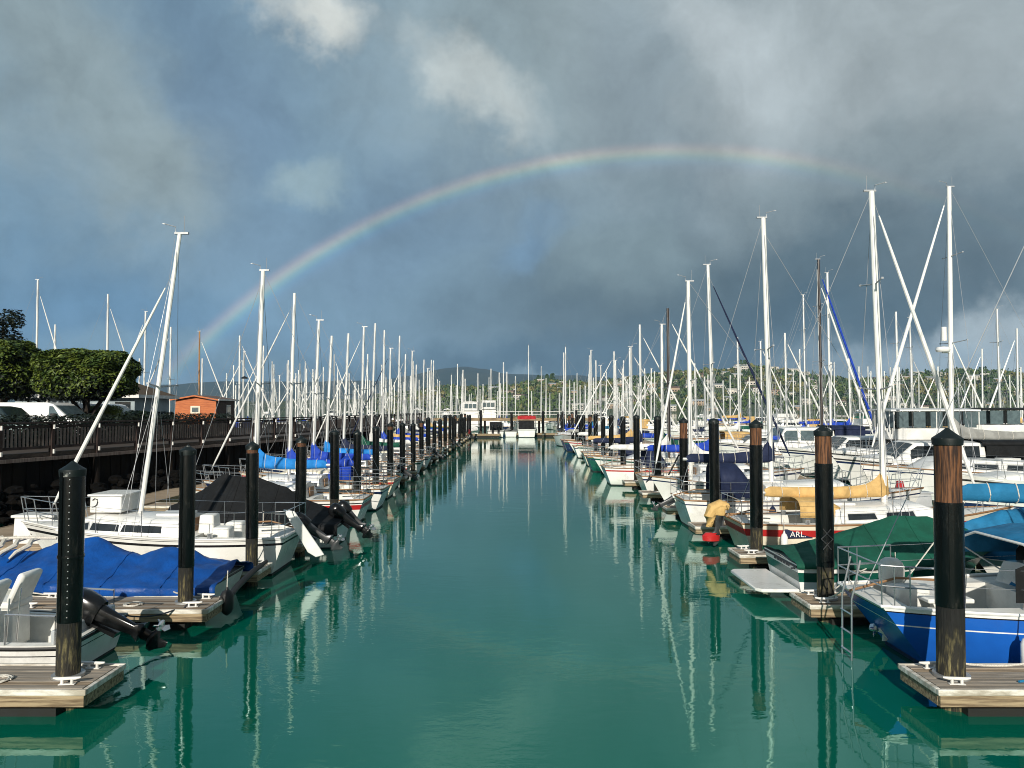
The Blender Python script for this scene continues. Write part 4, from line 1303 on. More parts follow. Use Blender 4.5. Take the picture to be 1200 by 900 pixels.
def clipped_tree(label, x, y, zc, rx, ry, rz, n):
    t_ = thing('clipped_tree', label, 'tree', (x, y, DECK - 0.03), 0, 'clipped trees behind the railing')
    tk = MB()
    h_ = zc - rz - DECK
    tk.tube([(0, 0, 0), (0.05, 0, h_ * 0.6), (0.0, 0.05, h_ + 0.2), (0.1, 0, h_ + rz)], [0.22, 0.17, 0.15, 0.06], 9)
    for a in (0.3, 2.2, 3.6, 5.2):
        tk.tube([(0.03, 0.02, h_ * 0.55), (math.cos(a) * rx * 0.4, math.sin(a) * ry * 0.4, h_ + rz * 0.35), (math.cos(a) * rx * 0.75, math.sin(a) * ry * 0.7, h_ + rz * 1.1)], [0.12, 0.08, 0.03], 7)
    tk.build('trunk', 'bark', t_)
    cr = MB()
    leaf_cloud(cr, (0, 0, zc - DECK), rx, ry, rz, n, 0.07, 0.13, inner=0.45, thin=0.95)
    leaf_cloud(cr, (0, 0, zc - DECK), rx * 0.96, ry * 0.96, rz * 0.96, n // 2, 0.10, 0.20, inner=0.15, mi=1)  # darker inner leaves put the crown's inner shade into the colour
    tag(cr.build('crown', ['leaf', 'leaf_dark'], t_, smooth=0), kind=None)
    return t_


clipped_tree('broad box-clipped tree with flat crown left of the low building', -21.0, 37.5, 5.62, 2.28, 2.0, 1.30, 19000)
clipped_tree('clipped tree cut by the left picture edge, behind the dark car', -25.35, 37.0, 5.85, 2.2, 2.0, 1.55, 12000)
tt_ = thing('conifer', 'dark conifer rising behind the leftmost clipped tree', 'tree', (-27.9, 41.5, DECK - 0.03))
MB().tube([(0, 0, 0), (0.05, 0, 3.0), (0, 0, 6.4)], [0.28, 0.18, 0.04], 8).build('trunk', 'bark', tt_)
cr = MB()
for k in range(9):
    a = k * 2.4; z = 2.6 + k * 0.5
    leaf_cloud(cr, (math.cos(a) * (1.5 - k * 0.13), math.sin(a) * (1.3 - k * 0.12), z), 1.3 - k * 0.09, 1.2 - k * 0.08, 0.55, 480, 0.07, 0.16, inner=0.0)
cr.build('crown', 'leaf_dark', tt_, smooth=0)


def bush(label, px, py, d, rx, rz, m, n):
    p = at(px, py, d)
    t_ = thing('bush', label, 'bush', (p.x, p.y, DECK - 0.03))
    st = MB()
    for a in (0.4, 2.5, 4.4): st.tube([(0, 0, 0), (math.cos(a) * rx * 0.5, math.sin(a) * 0.3, (p.z - DECK) * 0.9)], [0.04, 0.015], 5)
    st.build('stem', 'bark', t_)
    leaf_cloud(MB(), (0, 0, p.z - DECK), rx, 0.7, rz, n, 0.06, 0.12, inner=0.0).build('foliage', m, t_, smooth=0)


bush('yellow-green bush behind the railing, under the clipped tree', 113, 484, 39.5, 0.55, 0.42, 'leaf_lime', 1400)
bush('yellow-green bush right of the slanting furled sail', 130, 483, 39.0, 0.45, 0.40, 'leaf_lime', 1100)
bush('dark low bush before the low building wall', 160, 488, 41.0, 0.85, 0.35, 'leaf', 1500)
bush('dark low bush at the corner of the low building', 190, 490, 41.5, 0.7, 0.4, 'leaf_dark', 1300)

# clipped hedge between promenade and car park
hg = thing('hedge', 'low dark clipped hedge running behind the promenade railing', 'hedge', (-21.6, 29.0, DECK - 0.03))
hb0, hb1 = Vector((-21.6, 22.5)), Vector((-17.0, 45.0))
mb = MB()
for k in range(26):
    u = k / 25
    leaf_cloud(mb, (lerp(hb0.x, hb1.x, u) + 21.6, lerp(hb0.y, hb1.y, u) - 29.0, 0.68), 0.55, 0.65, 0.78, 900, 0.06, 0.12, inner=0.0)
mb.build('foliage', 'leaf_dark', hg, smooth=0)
st = MB()
for k in range(26):
    u = k / 25
    st.tube([(lerp(hb0.x, hb1.x, u) + 21.6, lerp(hb0.y, hb1.y, u) - 29.0, 0), (lerp(hb0.x, hb1.x, u) + 21.65, lerp(hb0.y, hb1.y, u) - 29.0, 0.9)], 0.03, 5)
st.build('stem', 'bark', hg)

# low building with hipped shingle roof
bl_ = thing('low_building', 'low blue-grey building with a brown hipped shingle roof', 'building', (-26.3, 48.0, DECK - 0.03))
MB().box((0, 0, 1.2), (7.2, 4.6, 2.4)).build('wall', 'wall_blue', bl_, smooth=0)
mb = MB()
e = 0.45
B0 = [(-3.6 - e, -2.3 - e, 2.50), (3.6 + e, -2.3 - e, 2.50), (3.6 + e, 2.3 + e, 2.50), (-3.6 - e, 2.3 + e, 2.50)]
RG = [(-1.6, 0, 3.75), (1.2, 0, 3.75)]
mb.add(B0 + RG, [(0, 1, 5, 4), (1, 2, 5), (2, 3, 4, 5), (3, 0, 4), (3, 2, 1, 0)])
ro = mb.build('roof', 'shingle', bl_, smooth=0)
mb = MB()
for a, b_ in zip(B0, B0[1:] + B0[:1]):
    a, b_ = Vector(a), Vector(b_)
    mid = (a + b_) / 2; ln = (b_ - a).length; ang = math.atan2(b_.y - a.y, b_.x - a.x)
    mb.box((mid.x, mid.y, 2.43), (ln + 0.04, 0.05, 0.20), rot=Matrix.Rotation(ang, 3, 'Z'))
mb.build('fascia', 'paint_white', ro, smooth=0)
for x in (-2.4, -0.6, 1.6):
    f_ = MB().box((x, -2.33, 1.35), (1.1, 0.08, 1.3)).build('window', 'paint_white', bl_, smooth=0)
    MB().box((x, -2.375, 1.35), (0.95, 0.04, 1.15)).build('pane', 'glass_pale', f_, smooth=0)
MB().box((2.9, -2.33, 1.05), (0.9, 0.07, 2.1)).build('door', 'glass_dark', bl_, smooth=0)
for x in (-1.6, 0.6): MB().box((x, -2.36, 1.2), (0.12, 0.12, 2.4)).build('post', 'paint_white', bl_, smooth=0)

# orange board house
oh = thing('board_house', 'orange board-clad cabin with small cream-framed window', 'house', (-25.9, 64.2, DECK - 0.03))
mb = MB()
for k in range(14): mb.box((0, -2.0 + 0.012 * (k % 2) * 0, 0.085 + k * 0.17), (3.36, 0.06 + 0.018 * (k % 2), 0.165))
mb.build('front_wall', 'house_orange', oh, smooth=0)
mb = MB()
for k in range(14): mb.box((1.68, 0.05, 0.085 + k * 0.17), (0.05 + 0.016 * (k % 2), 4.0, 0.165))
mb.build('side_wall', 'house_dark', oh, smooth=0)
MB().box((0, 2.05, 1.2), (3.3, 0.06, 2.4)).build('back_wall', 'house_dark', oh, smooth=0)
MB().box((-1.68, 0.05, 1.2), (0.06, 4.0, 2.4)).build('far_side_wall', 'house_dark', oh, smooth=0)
mb = MB()
mb.rings([[(-1.95, -2.3, 2.38), (-1.95, -2.3, 2.48), (0, -2.3, 2.82), (1.95, -2.3, 2.48), (1.95, -2.3, 2.38), (0, -2.3, 2.72)], [(-1.95, 2.35, 2.38), (-1.95, 2.35, 2.48), (0, 2.35, 2.82), (1.95, 2.35, 2.48), (1.95, 2.35, 2.38), (0, 2.35, 2.72)]])
ro = mb.build('roof', 'roof_brown', oh, smooth=0)
mb = MB()
mb.plate([(-1.98, -2.33, 2.36), (0, -2.33, 2.70), (1.98, -2.33, 2.36), (1.98, -2.33, 2.47), (0, -2.33, 2.81), (-1.98, -2.33, 2.47)], 0.05)
mb.plate([(-1.6, -2.02, 2.36), (1.6, -2.02, 2.36), (0, -2.02, 2.66)], 0.05)
mb.build('barge_board', 'house_orange', ro, smooth=0)
MB().box((2.0, 0, 2.43), (0.05, 4.7, 0.12)).build('fascia', 'paint_white', ro, smooth=0)
f_ = MB().box((0.0, -2.05, 1.62), (0.78, 0.05, 0.62)).build('window', 'canvas_tan', oh, smooth=0)
f_.active_material = M('gelcoat_cream')
MB().box((0.0, -2.085, 1.62), (0.52, 0.03, 0.36)).build('pane', 'glass_pale', f_, smooth=0)
f_ = MB().box((1.72, 0.6, 1.35), (0.05, 0.95, 1.35)).build('window', 'paint_white', oh, smooth=0)
MB().box((1.752, 0.6, 1.35), (0.03, 0.75, 1.15)).build('pane', 'glass_pale', f_, smooth=0)
MB().box((0, -2.12, -0.02), (3.7, 0.3, 0.12)).build('sill_board', 'paint_white', oh, smooth=0)


def car_profile(t_, prof, hw, body, roofw=0.78, z_belt=0.95):
    """prof: side outline (x, z); loft across the width with tumblehome above the belt"""
    rs = []
    for k in (-1, -0.97, -0.6, 0, 0.6, 0.97, 1):
        r = []
        for x, z in prof:
            f_ = 1.0 if z <= z_belt else lerp(1.0, roofw, (z - z_belt) / 0.7)
            sh = 0.985 if abs(k) == 1 else 1.0
            r.append((x * sh, k * hw * f_, z if abs(k) < 1 else lerp(z_belt * 0.6, z, 0.97)))
        rs.append(r)
    return MB().rings(rs).build('body', body, t_, smooth=40, bevel=0.02)


def wheels(t_, xs, hw, r=0.33):
    for x in xs:
        for s in (1, -1):
            mb = MB()
            mb.rings([[(x + math.cos(2 * PI * k / 18) * rr_, s * (hw - 0.12) + yy, r + math.sin(2 * PI * k / 18) * rr_) for k in range(18)] for rr_, yy in ((r * 0.9, -0.11), (r, -0.08), (r, 0.08), (r * 0.9, 0.11))])
            wo_ = mb.build('wheel', 'tyre', t_)
            MB().rings([[(x + math.cos(2 * PI * k / 14) * rr_, s * (hw - 0.12) + yy * s, r + math.sin(2 * PI * k / 14) * rr_) for k in range(14)] for rr_, yy in ((r * 0.6, 0.10), (r * 0.55, 0.125), (0.05, 0.115))]).build('rim', 'steel', wo_)


def glass_side(t_, poly, hw, roofw=0.78, z_belt=0.95, name='side_window'):
    for s in (1, -1):
        pts = []
        for x, z in poly: pts.append(Vector((x, s * (hw * lerp(1.0, roofw, max(0, (z - z_belt) / 0.7)) + 0.004), z)))
        MB().plate(pts, 0.012).build(name, 'glass_pale', t_, smooth=0)


car = thing('parked_car', 'dark green estate car cut by the left picture edge', 'car', (-22.5, 33.0, DECK - 0.03))
car_profile(car, [(-2.2, 0.35), (-2.2, 1.05), (-2.0, 1.62), (-1.6, 1.76), (0.3, 1.78), (0.75, 1.70), (1.35, 1.12), (2.1, 1.0), (2.25, 0.75), (2.25, 0.35)], 0.90, 'car_green', z_belt=1.1)
for pl in ([(-1.9, 1.15), (-1.1, 1.15), (-1.1, 1.65), (-1.75, 1.62)], [(-1.0, 1.15), (-0.2, 1.15), (-0.2, 1.68), (-1.0, 1.66)], [(-0.1, 1.15), (1.1, 1.15), (0.62, 1.63), (-0.1, 1.68)]): glass_side(car, pl, 0.90, z_belt=1.1)
wheels(car, (-1.4, 1.4), 0.9)
MB().box((1.05, -0.98, 1.15), (0.16, 0.16, 0.13)).build('mirror', 'rubber', car, bevel=0.02)
vn = thing('parked_van', 'white van parked behind the dark car', 'van', (-22.3, 35.6, DECK - 0.03))
car_profile(vn, [(-2.6, 0.4), (-2.6, 1.95), (-2.45, 1.96), (1.0, 1.96), (1.3, 1.88), (2.1, 1.2), (2.6, 1.05), (2.7, 0.8), (2.7, 0.4)], 0.95, 'car_white', 0.9, 1.1)
glass_side(vn, [(1.15, 1.2), (1.75, 1.2), (1.32, 1.78), (1.15, 1.80)], 0.95, 0.9, 1.1)
MB().plate([(1.40, -0.78, 1.82), (1.40, 0.78, 1.82), (2.06, 0.82, 1.27), (2.06, -0.82, 1.27)], 0.012).build('windscreen', 'glass_pale', vn)
wheels(vn, (-1.7, 1.8), 0.95)
MB().box((1.45, -1.06, 1.35), (0.18, 0.2, 0.22)).build('mirror', 'rubber', vn, bevel=0.02)
v2 = copy_tree(vn, (-23.6, 43.0, DECK - 0.03), label='white van half hidden behind the clipped tree trunk', group=None)

# ------------------------------------------------------------------ near boats, left side (bow away from the channel: rz = PI)
# open white skiff with the big tilted outboard
sk, H = runabout('open white skiff with two white seats and black tilted outboard', (-8.82, 11.75, 0), PI, L=5.0, B=1.9, fs=0.56, fb=0.85,
                 stripes=((0.86, 0.93, 'hull_black'), (0.70, 0.73, 'hull_black')), cat='skiff', name='open_skiff')
outboard(sk, (-2.55, 0.0, 0.66), 62, 'motor_black', 'motor_black', 0.94)
MB().box((-2.28, 0, 0.52), (0.16, 1.5, 0.42)).build('transom', 'gelcoat_grey', sk, bevel=0.02)
for yy in (-0.36, 0.40):
    st = MB().box((-0.85, yy, 0.50), (0.46, 0.5, 0.62), taper=0.94).build('helm_seat', 'vinyl', sk, bevel=0.04)
    MB().box((-0.85, yy, 0.86), (0.50, 0.52, 0.12)).build('cushion', 'vinyl', st, bevel=0.04)
    MB().box((-1.12, yy, 1.12), (0.12, 0.52, 0.50), rot=Matrix.Rotation(R(-24), 3, 'Y')).build('seat_back', 'vinyl', st, bevel=0.05)
mb = MB()
for sd in (1, -1):
    mb.tube([(-2.3, sd * 0.80, 0.55), (-2.3, sd * 0.80, 0.95), (-1.6, sd * 0.82, 0.98), (-1.6, sd * 0.82, 0.55)], 0.016, 6)
mb.tube([(-1.75, 0.80, 0.6), (-1.80, 0.80, 1.35)], 0.012, 5); mb.tube([(-1.60, 0.80, 0.6), (-1.64, 0.80, 1.20)], 0.012, 5)
mb.build('grab_rail', 'steel', sk)
MB().box((0.35, 0, 0.75), (0.6, 0.8, 0.75), taper=0.8).build('console', 'gelcoat', sk, bevel=0.04)
mb = MB()
x = -1.55
for wd in (0.05, 0.03, 0.05, 0.04, 0.05, 0.03, 0, 0.05, 0.04, 0.03, 0, 0.07, 0.03, 0.08, 0.05):
    if wd:
        t_ = H.t_of(x)
        p = H.pt(t_, 0.50, 1)
        mb.box((x, p.y + 0.005, p.z), (wd, 0.008, 0.045))
    x += wd + 0.022
mb.build('registration_mark', 'ink', sk, smooth=0)

# boat under the blue tarpaulin
bt, H = runabout('low boat wholly covered by a crumpled bright blue tarpaulin', (-8.35, 15.5, 0), PI, L=5.2, B=2.05, fs=0.55, fb=0.75, cockpit=False, cat='covered boat', name='covered_boat')
tarp(bt, H, [(-2.72, 0.78), (-2.3, 0.92), (-1.25, 1.10), (-0.80, 0.96), (0.05, 1.30), (0.9, 1.20), (1.6, 1.02), (2.4, 1.0), (2.62, 0.80)], 'canvas_tarp', hang=0.20, ridge=-0.10, sharp=0.75, amp=0.08, seed=4, seams=4, hem='rope', out=1.10, nx=60, ny=30, x0=-2.75, x1=2.55)
mb = MB()
for k in range(5):
    x = 1.3 + k * 0.28
    mb.tube([(x, -0.25, 1.28), (x + 0.12, -0.05, 1.24), (x + 0.02, 0.2, 1.18), (x + 0.15, 0.4, 1.08), (x + 0.20, 0.52, 0.98)], [0.03, 0.045, 0.05, 0.04, 0.02], 8)
mb.tube([(1.0, -0.2, 1.26), (1.6, -0.1, 1.29), (2.2, -0.15, 1.26), (2.9, -0.1, 1.18)], 0.03, 8)
mb.build('tarp_line', 'rope', bt)

# white trailer sailboat
ws, H = sailboat('white trailer sailboat with raised hatch box and tall raked mast, left side', (-8.65, 18.7, 0), PI, L=6.7, B=2.35, fs=0.92, fb=1.18, stripes=((0.80, 0.86, 'hull_black'), (0.93, 0.945, 'hull_black')),
                 cab=(-0.9, 2.2, 0.88, 0.42), mast=(0.45, 8.25), mast_r=0.055, rake=0.86, spread=(0.45,), boom=0, cover=None, jib='mast_white', jib_r=0.04, xbow=2.75, jibtop=0.84, rails=True,
                 windows=((-0.62, 0.18), (0.22, 0.80), (0.84, 1.32)), toe='gelcoat', rakeb=0.9, back=False, wire=0.005)
hb_ = MB().box((1.05, 0, 1.64), (0.76, 1.0, 0.40), taper=0.98).build('hatch_box', 'gelcoat', ws, bevel=0.03)
MB().box((1.04, 0, 1.855), (0.84, 1.10, 0.05)).build('box_lid', 'gelcoat', hb_, bevel=0.015)
for yy in (0.515,):
    mb = MB()
    mb.tube([(1.28 - r_, yy, 1.76 + z_) for r_, z_ in ((-0.07, -0.02), (-0.02, 0.02), (0.04, 0.0), (0.05, -0.07), (0.03, -0.13), (-0.02, -0.17), (-0.09, -0.18))], 0.011, 6)
    mb.build('emblem', 'ink', hb_)
MB().plate([(-3.15, 0.35, 1.50), (-3.42, 0.35, 1.46), (-4.15, 0.35, 0.42), (-3.95, 0.35, 0.36), (-3.75, 0.35, 0.48)], 0.06).build('lifted_rudder', 'gelcoat', ws, bevel=0.02)
outboard(ws, (-3.55, -0.45, 0.85), 55, 'motor_black', 'motor_grey', 0.85)
for yy in (-0.42, 0.45): MB().box((-1.75, yy, 0.86), (0.45, 0.45, 0.5), taper=0.9).build('cockpit_seat', 'vinyl', ws, bevel=0.05)
MB().box((-1.25, 0, 1.10), (0.4, 0.5, 0.5), taper=0.85).build('pedestal', 'vinyl', ws, bevel=0.04)
# loose white dock box with its painted squiggle
db = thing('dock_box', 'white dock box with dark squiggle on the far left float', 'dock box', (-12.05, 19.5, 0.522))
MB().box((0, 0, 0.33), (1.0, 0.6, 0.66), taper=0.95).build('chest', 'gelcoat', db, bevel=0.02)
MB().box((0, 0, 0.69), (1.08, 0.68, 0.07)).build('lid', 'gelcoat', db, bevel=0.02)
MB().tube([(-0.08, -0.305, 0.55), (0.05, -0.305, 0.53), (0.06, -0.305, 0.42), (-0.06, -0.305, 0.36), (-0.03, -0.305, 0.24), (0.08, -0.305, 0.22)], 0.014, 6).build('emblem', 'ink', db)
tag(MB().box((-12.0, 19.5, 0.27), (1.6, 1.2, 0.50)).build('dock_platform', 'dock_plank', smooth=0), 'small timber platform carrying the white dock box', 'platform')

# boat under black canvas
bb, H = runabout('motorboat under a peaked black canvas, black outboards tilted up', (-7.5, 22.3, 0), PI, L=5.2, B=2.2, fs=0.65, fb=0.95, stripes=((0.86, 0.94, 'hull_black'),), cockpit=False, cat='motorboat')
tarp(bb, H, [(-2.65, 0.82), (-1.5, 1.25), (-0.9, 1.62), (0.0, 1.92), (1.0, 1.98), (1.6, 1.50), (2.5, 1.05)], 'canvas_black', hang=0.30, sharp=0.95, amp=0.03, seed=8, seams=4, out=1.05, nx=44)
outboard(bb, (-2.65, 0.32, 0.72), 52, 'motor_black', 'motor_black', 0.86)
outboard(bb, (-2.65, -0.36, 0.72), 44, 'motor_black', 'motor_grey', 0.8)

# first row of sailboats, left
G1 = 'sailboats in the left row of berths'
sailboat('white sailboat with sky blue boom cover, tallest mast of the left row', (-8.15, 26.4, 0), PI, L=6.4, B=2.5, fs=0.9, fb=1.2, stripes=((0.62, 0.80, 'hull_red'), (0.84, 0.88, 'hull_black')), cab=(-1.2, 1.9, 0.85, 0.45),
         mast=(0.75, 8.75), mast_r=0.075, rake=0.20, spread=(0.46,), boom=2.6, boom_z=1.98, cover='canvas_sky', jib=None, collar=0.60, h0=0.42, group=G1, tiller=True)
rowL = [  # d, top z, cover, hull stripe, jib, hull, rake
    (30.2, 8.55, 'canvas_royal', 'hull_navy', 'canvas_white', 'gelcoat', 0.15, 'royal blue boom cover and furled white jib'),
    (34.0, 7.9, 'canvas_royal', 'hull_red', 'mast_white', 'gelcoat_cream', 0.22, 'royal blue boom cover and cream hull'),
    (38.0, 7.6, 'canvas_sky', 'hull_navy', None, 'gelcoat', 0.25, 'sky blue cover, partly hidden by the piles'),
    (41.8, 8.1, 'canvas_navy', 'hull_red', 'mast_white', 'gelcoat', 0.25, 'navy boom cover and red stripe'),
    (45.9, 8.9, 'canvas_green', 'hull_green', 'mast_white', 'gelcoat', 0.15, 'green boom cover'),
    (50.0, 9.6, 'canvas_white', 'hull_navy', 'mast_white', 'gelcoat', 0.25, 'white boom cover and leaning mast'),
    (54.3, 9.6, 'canvas_royal', 'hull_navy', None, 'hull_navy', 0.10, 'navy hull and royal blue cover'),
    (58.3, 8.6, 'canvas_tan', 'hull_red', 'canvas_navy', 'gelcoat', 0.10, 'tan boom cover and dark furled jib'),
    (62.6, 10.0, 'canvas_royal', 'hull_black', 'mast_white', 'gelcoat', 0.12, 'royal blue cover and black stripe'),
    (67.0, 8.8, 'canvas_grey', 'hull_green', 'mast_white', 'gelcoat_cream', 0.10, 'grey boom cover and cream hull'),
    (71.5, 9.4, 'canvas_navy', 'hull_red', None, 'gelcoat', 0.08, 'navy cover and bare forestay'),
    (76.0, 8.4, 'canvas_white', 'hull_navy', 'mast_white', 'gelcoat', 0.1, 'white cover, among the far left piles'),
    (80.5, 9.2, 'canvas_royal', 'hull_red', 'mast_white', 'gelcoat', 0.1, 'royal blue cover, among the far left piles'),
    (85.0, 8.5, 'canvas_green', 'hull_green', None, 'hull_green', 0.1, 'green hull and green cover'),
    (90.0, 9.8, 'canvas_tan', 'hull_navy', 'mast_white', 'gelcoat', 0.1, 'tan cover, third berth from the far pier'),
    (95.0, 8.6, 'canvas_white', 'hull_red', 'mast_white', 'gelcoat', 0.1, 'white cover, second berth from the far pier'),
]
for i, (d, zt, cv, sp, jb, hl, rk, ds) in enumerate(rowL):
    xm = -8.5 - 0.012 * (d - 30)
    far_ = d > 45
    sailboat(f'left row sailboat with {ds}', (xm - 0.25 + rp_.uniform(-.2, .2), d, 0), PI, L=7.0 + rp_.uniform(-.4, .4), B=2.4, fs=0.85, fb=1.12, hull=hl, stripes=((0.78, 0.88, sp),), mast=(0.25, zt), mast_r=0.062,
             rake=rk, spread=(0.5,), boom=2.7, boom_z=1.75, cover=cv, jib=jb if i in (0, 4, 7, 9, 13) else None, jib_r=0.032, group=G1, detail=1 if far_ else 2, head=(i % 3 == 1), rails=d < 60, wire=0.007 if far_ else 0.006, seed=i, dodger='canvas_royal' if i == 1 else None,
             motor=('motor_black', 55) if i % 4 == 2 else None, cabm='gelcoat_cream' if i % 4 == 1 else 'gelcoat')
# red dinghy stern seen at the far end of the left row, small runabouts
rb, H = runabout('small red-hulled runabout at the far end of the left row', (-7.9, 99.5, 0), PI, L=4.6, B=1.9, hull='hull_red', cat='motorboat')
outboard(rb, (-2.4, 0, 0.7), 40, 'hull_red', 'motor_grey', 1.0)

# ------------------------------------------------------------------ near boats, right side (stern to the channel: rz = 0)
bs, H = sailboat('bright blue sailboat with white deck, boarding ladder and white outboard', (9.55, 12.15, 0), 0, L=8.1, B=2.75, fs=0.98, fb=1.3, hull='hull_blue', stripes=((0.93, 1.0, 'gelcoat'), (0.70, 0.72, 'gelcoat'), (0.91, 0.93, 'hull_black')),
                 cab=(-1.3, 2.2, 0.95, 0.42), mast=(0.75, 10.5), boom=3.3, boom_z=2.55, cover='canvas_teal', toe='gelcoat', dodger=None, motor=None, antifoul='antifoul_blue', rails=3, tr=0.55, oh=0.75, tiller=True,
                 jib='canvas_teal', windows=((-0.6, 0.2), (0.4, 1.0)))
canvas_arc(bs, -1.80, 0.4, 1.22, 1.42, 1.95, 'canvas_teal', 'bimini', front=False, zfun=lambda u: 1.86 + 0.16 * math.sin(u * PI))
mb = MB()
for xx in (-1.82, -0.7, 0.4):
    mb.tube([(xx, -1.23, 1.0), (xx, -1.24, 1.42), (xx, -1.1, 1.68), (xx, -0.6, 1.86), (xx, 0.6, 1.86), (xx, 1.1, 1.68), (xx, 1.24, 1.42), (xx, 1.23, 1.0)], 0.022, 6)
mb.tube([(-1.82, 1.1, 1.6), (-0.9, 1.05, 1.0)], 0.014, 6)
mb.build('bimini_frame', 'mast_white', bs)
MB().plate([(-0.75, -1.2, 0.95), (-0.75, 1.2, 0.95), (-0.75, 1.2, 1.45), (-0.75, 0.9, 1.75), (-0.75, -0.9, 1.75), (-0.75, -1.2, 1.45)], 0.012).build('bimini_shadow_plate', 'canvas_black', bs)  # black plate added to stand in for the shaded space under the bimini
MB().plate([(-1.25, -1.12, 1.0), (-1.30, 0.55, 1.0), (-1.10, 0.30, 1.46), (-1.05, -1.08, 1.50)], 0.02).build('spray_panel', 'canvas_teal', bs)
mb = MB()
for yy in (-0.22, 0.12):
    mb.tube([(-4.12, yy, 1.55), (-4.26, yy, 0.95), (-4.28, yy, -0.55)], 0.016, 6)
for z in (0.72, 0.42, 0.12, -0.18): mb.tube([(-4.28, -0.22, z), (-4.28, 0.12, z)], 0.016, 6)
mb.build('boarding_ladder', 'steel', bs)
MB().box((-2.95, 0, 1.02), (0.7, 1.3, 0.07)).build('bridge_seat', 'vinyl', bs, bevel=0.02)
wl_ = MB()
wl_.rings([[(-2.5 + math.cos(2 * PI * k / 20) * rr_ * 0.12, math.cos(2 * PI * k / 20) * rr_, 1.3 + math.sin(2 * PI * k / 20) * rr_) for k in range(20)] for rr_ in (0.33, 0.36)], caps=False)
wl_.build('steering_wheel', 'steel', bs)
MB().box((-3.35, -0.15, 1.0), (0.5, 0.4, 0.30)).build('stern_locker', 'deck_white', bs, bevel=0.03)
outboard(bs, (-3.30, 0.36, 0.98), 4, 'motor_white', 'motor_white', 0.78)
MB().plate([(-2.3, -1.13, 1.12), (0.25, -1.13, 1.12), (0.25, -1.13, 1.60), (-0.4, -1.10, 1.82), (-1.7, -1.10, 1.82), (-2.3, -1.13, 1.60)], 0.01).build('side_curtain_or_shadow', 'canvas_black', bs)  # black sheet added for shade on the near side below the bimini
MB().plate([(-1.55, -1.18, 1.08), (0.25, -1.18, 1.08), (0.25, -1.18, 1.45), (-1.25, -1.18, 1.45)], 0.012).build('spray_panel', 'canvas_teal', bs)

gb, H = runabout('green and white motorboat under a peaked dark green canvas', (7.95, 16.3, 0), 0, L=4.5, B=2.15, fs=0.80, fb=0.98, stripes=((0.80, 1.0, 'gelcoat'), (0.55, 0.79, 'hull_green')), cockpit=False)
tarp(gb, H, [(-2.3, 0.92), (-1.6, 1.10), (-0.7, 1.36), (0.2, 1.62), (0.9, 1.60), (1.6, 1.40), (2.25, 1.10)], 'canvas_green', hang=0.10, sharp=0.95, amp=0.025, seed=12, seams=4, out=1.02, nx=44, x0=-2.27)
MB().prism([(-3.05, -0.85), (-2.95, -0.98), (-2.2, -1.0), (-2.2, 1.0), (-2.95, 0.98), (-3.05, 0.85)], 0.24, 0.31).build('swim_platform', 'gelcoat', gb, bevel=0.02)
mb = MB()
y = -0.55
for wd in (0.05, 0.04, 0.06, 0.03, 0.05, 0, 0.06, 0.05, 0.04, 0.06, 0, 0.05, 0.05):
    if wd: mb.box((-2.252, y, 0.71), (0.010, wd, 0.055))
    y += wd + 0.03
mb.build('registration_mark', 'ink', gb, smooth=0)
for yy in (-0.8,): MB().lathe([(0.045, 0.0), (0.045, 0.02)], 10).build('drain_plug', 'ink', gb).location = (-2.26, yy, 0.68)

cb, H = runabout('small launch under a bright teal blue boat cover beside the brown-topped pile', (12.25, 16.6, 0), PI, L=5.0, B=2.1, fs=0.95, fb=1.15, cockpit=False, cat='covered boat', name='covered_boat')
tarp(cb, H, [(-2.5, 1.45), (-1.0, 1.75), (0.5, 1.78), (1.6, 1.70), (2.5, 1.40)], 'canvas_teal', hang=0.42, sharp=1.5, amp=0.03, seed=15, seams=3, hem='rope', out=1.05)

be, H = sailboat('cream sailboat with tan boom cover and wide red stripe', (9.85, 20.9, 0), 0, L=7.7, B=2.6, fs=0.92, fb=1.25, hull='gelcoat_cream', stripes=((0.66, 0.86, 'hull_red'),), cab=(-1.4, 1.9, 0.9, 0.40), mast=(0.35, 9.95), mast_r=0.085,
                 rake=0.22, spread=(0.36, 0.70), boom=3.4, boom_z=1.62, cover='canvas_tan', jib='mast_white', jib_r=0.05, xbow=3.0, jibtop=0.96, collar=0.50, h0=0.26, windows=((-0.7, -0.1), (0.1, 0.7)), motor=None)
outboard(be, (-3.98, 0.58, 0.86), 5, 'motor_grey', 'motor_grey', 0.72, cowl_m='canvas_tan')
canvas_arc(be, -2.25, -0.85, 0.78, 1.05, 1.52, 'canvas_tan', 'dodger', sf=0.45)
mb = MB()
mb.tube([(-4.25, 0.62, 0.62), (-4.28, 0.60, 0.9), (-4.2, 0.60, 1.12), (-3.98, 0.60, 1.22), (-3.75, 0.6, 1.16)], [0.14, 0.17, 0.17, 0.16, 0.10], 10)
mb.build('motor_cover', 'canvas_tan', be)
MB().rings([[(-4.25 + math.cos(2 * PI * k / 12) * r_, 0.60 + math.sin(2 * PI * k / 12) * r_ * 0.6, z) for k in range(12)] for r_, z in ((0.10, 0.18), (0.24, 0.22), (0.25, 0.36), (0.16, 0.44))]).build('motor_collar', 'hull_red', be)
tx = bpy.data.curves.new('lettering', 'FONT')
tx.body = 'ARL.'; tx.size = 0.21; tx.extrude = 0.004; tx.align_x = 'CENTER'
to = bpy.data.objects.new('lettering', tx); col.objects.link(to); to.parent = be
t_ = H.t_of(-2.45); pp_ = H.pt(t_, 0.76, -1)
MB().box((-2.45, pp_.y - 0.006, pp_.z + 0.0), (0.72, 0.02, 0.23), rot=Matrix.Rotation(R(-8), 3, 'X') @ Matrix.Rotation(R(-1.5), 3, 'Z')).build('name_board', 'canvas_navy', be, smooth=0)
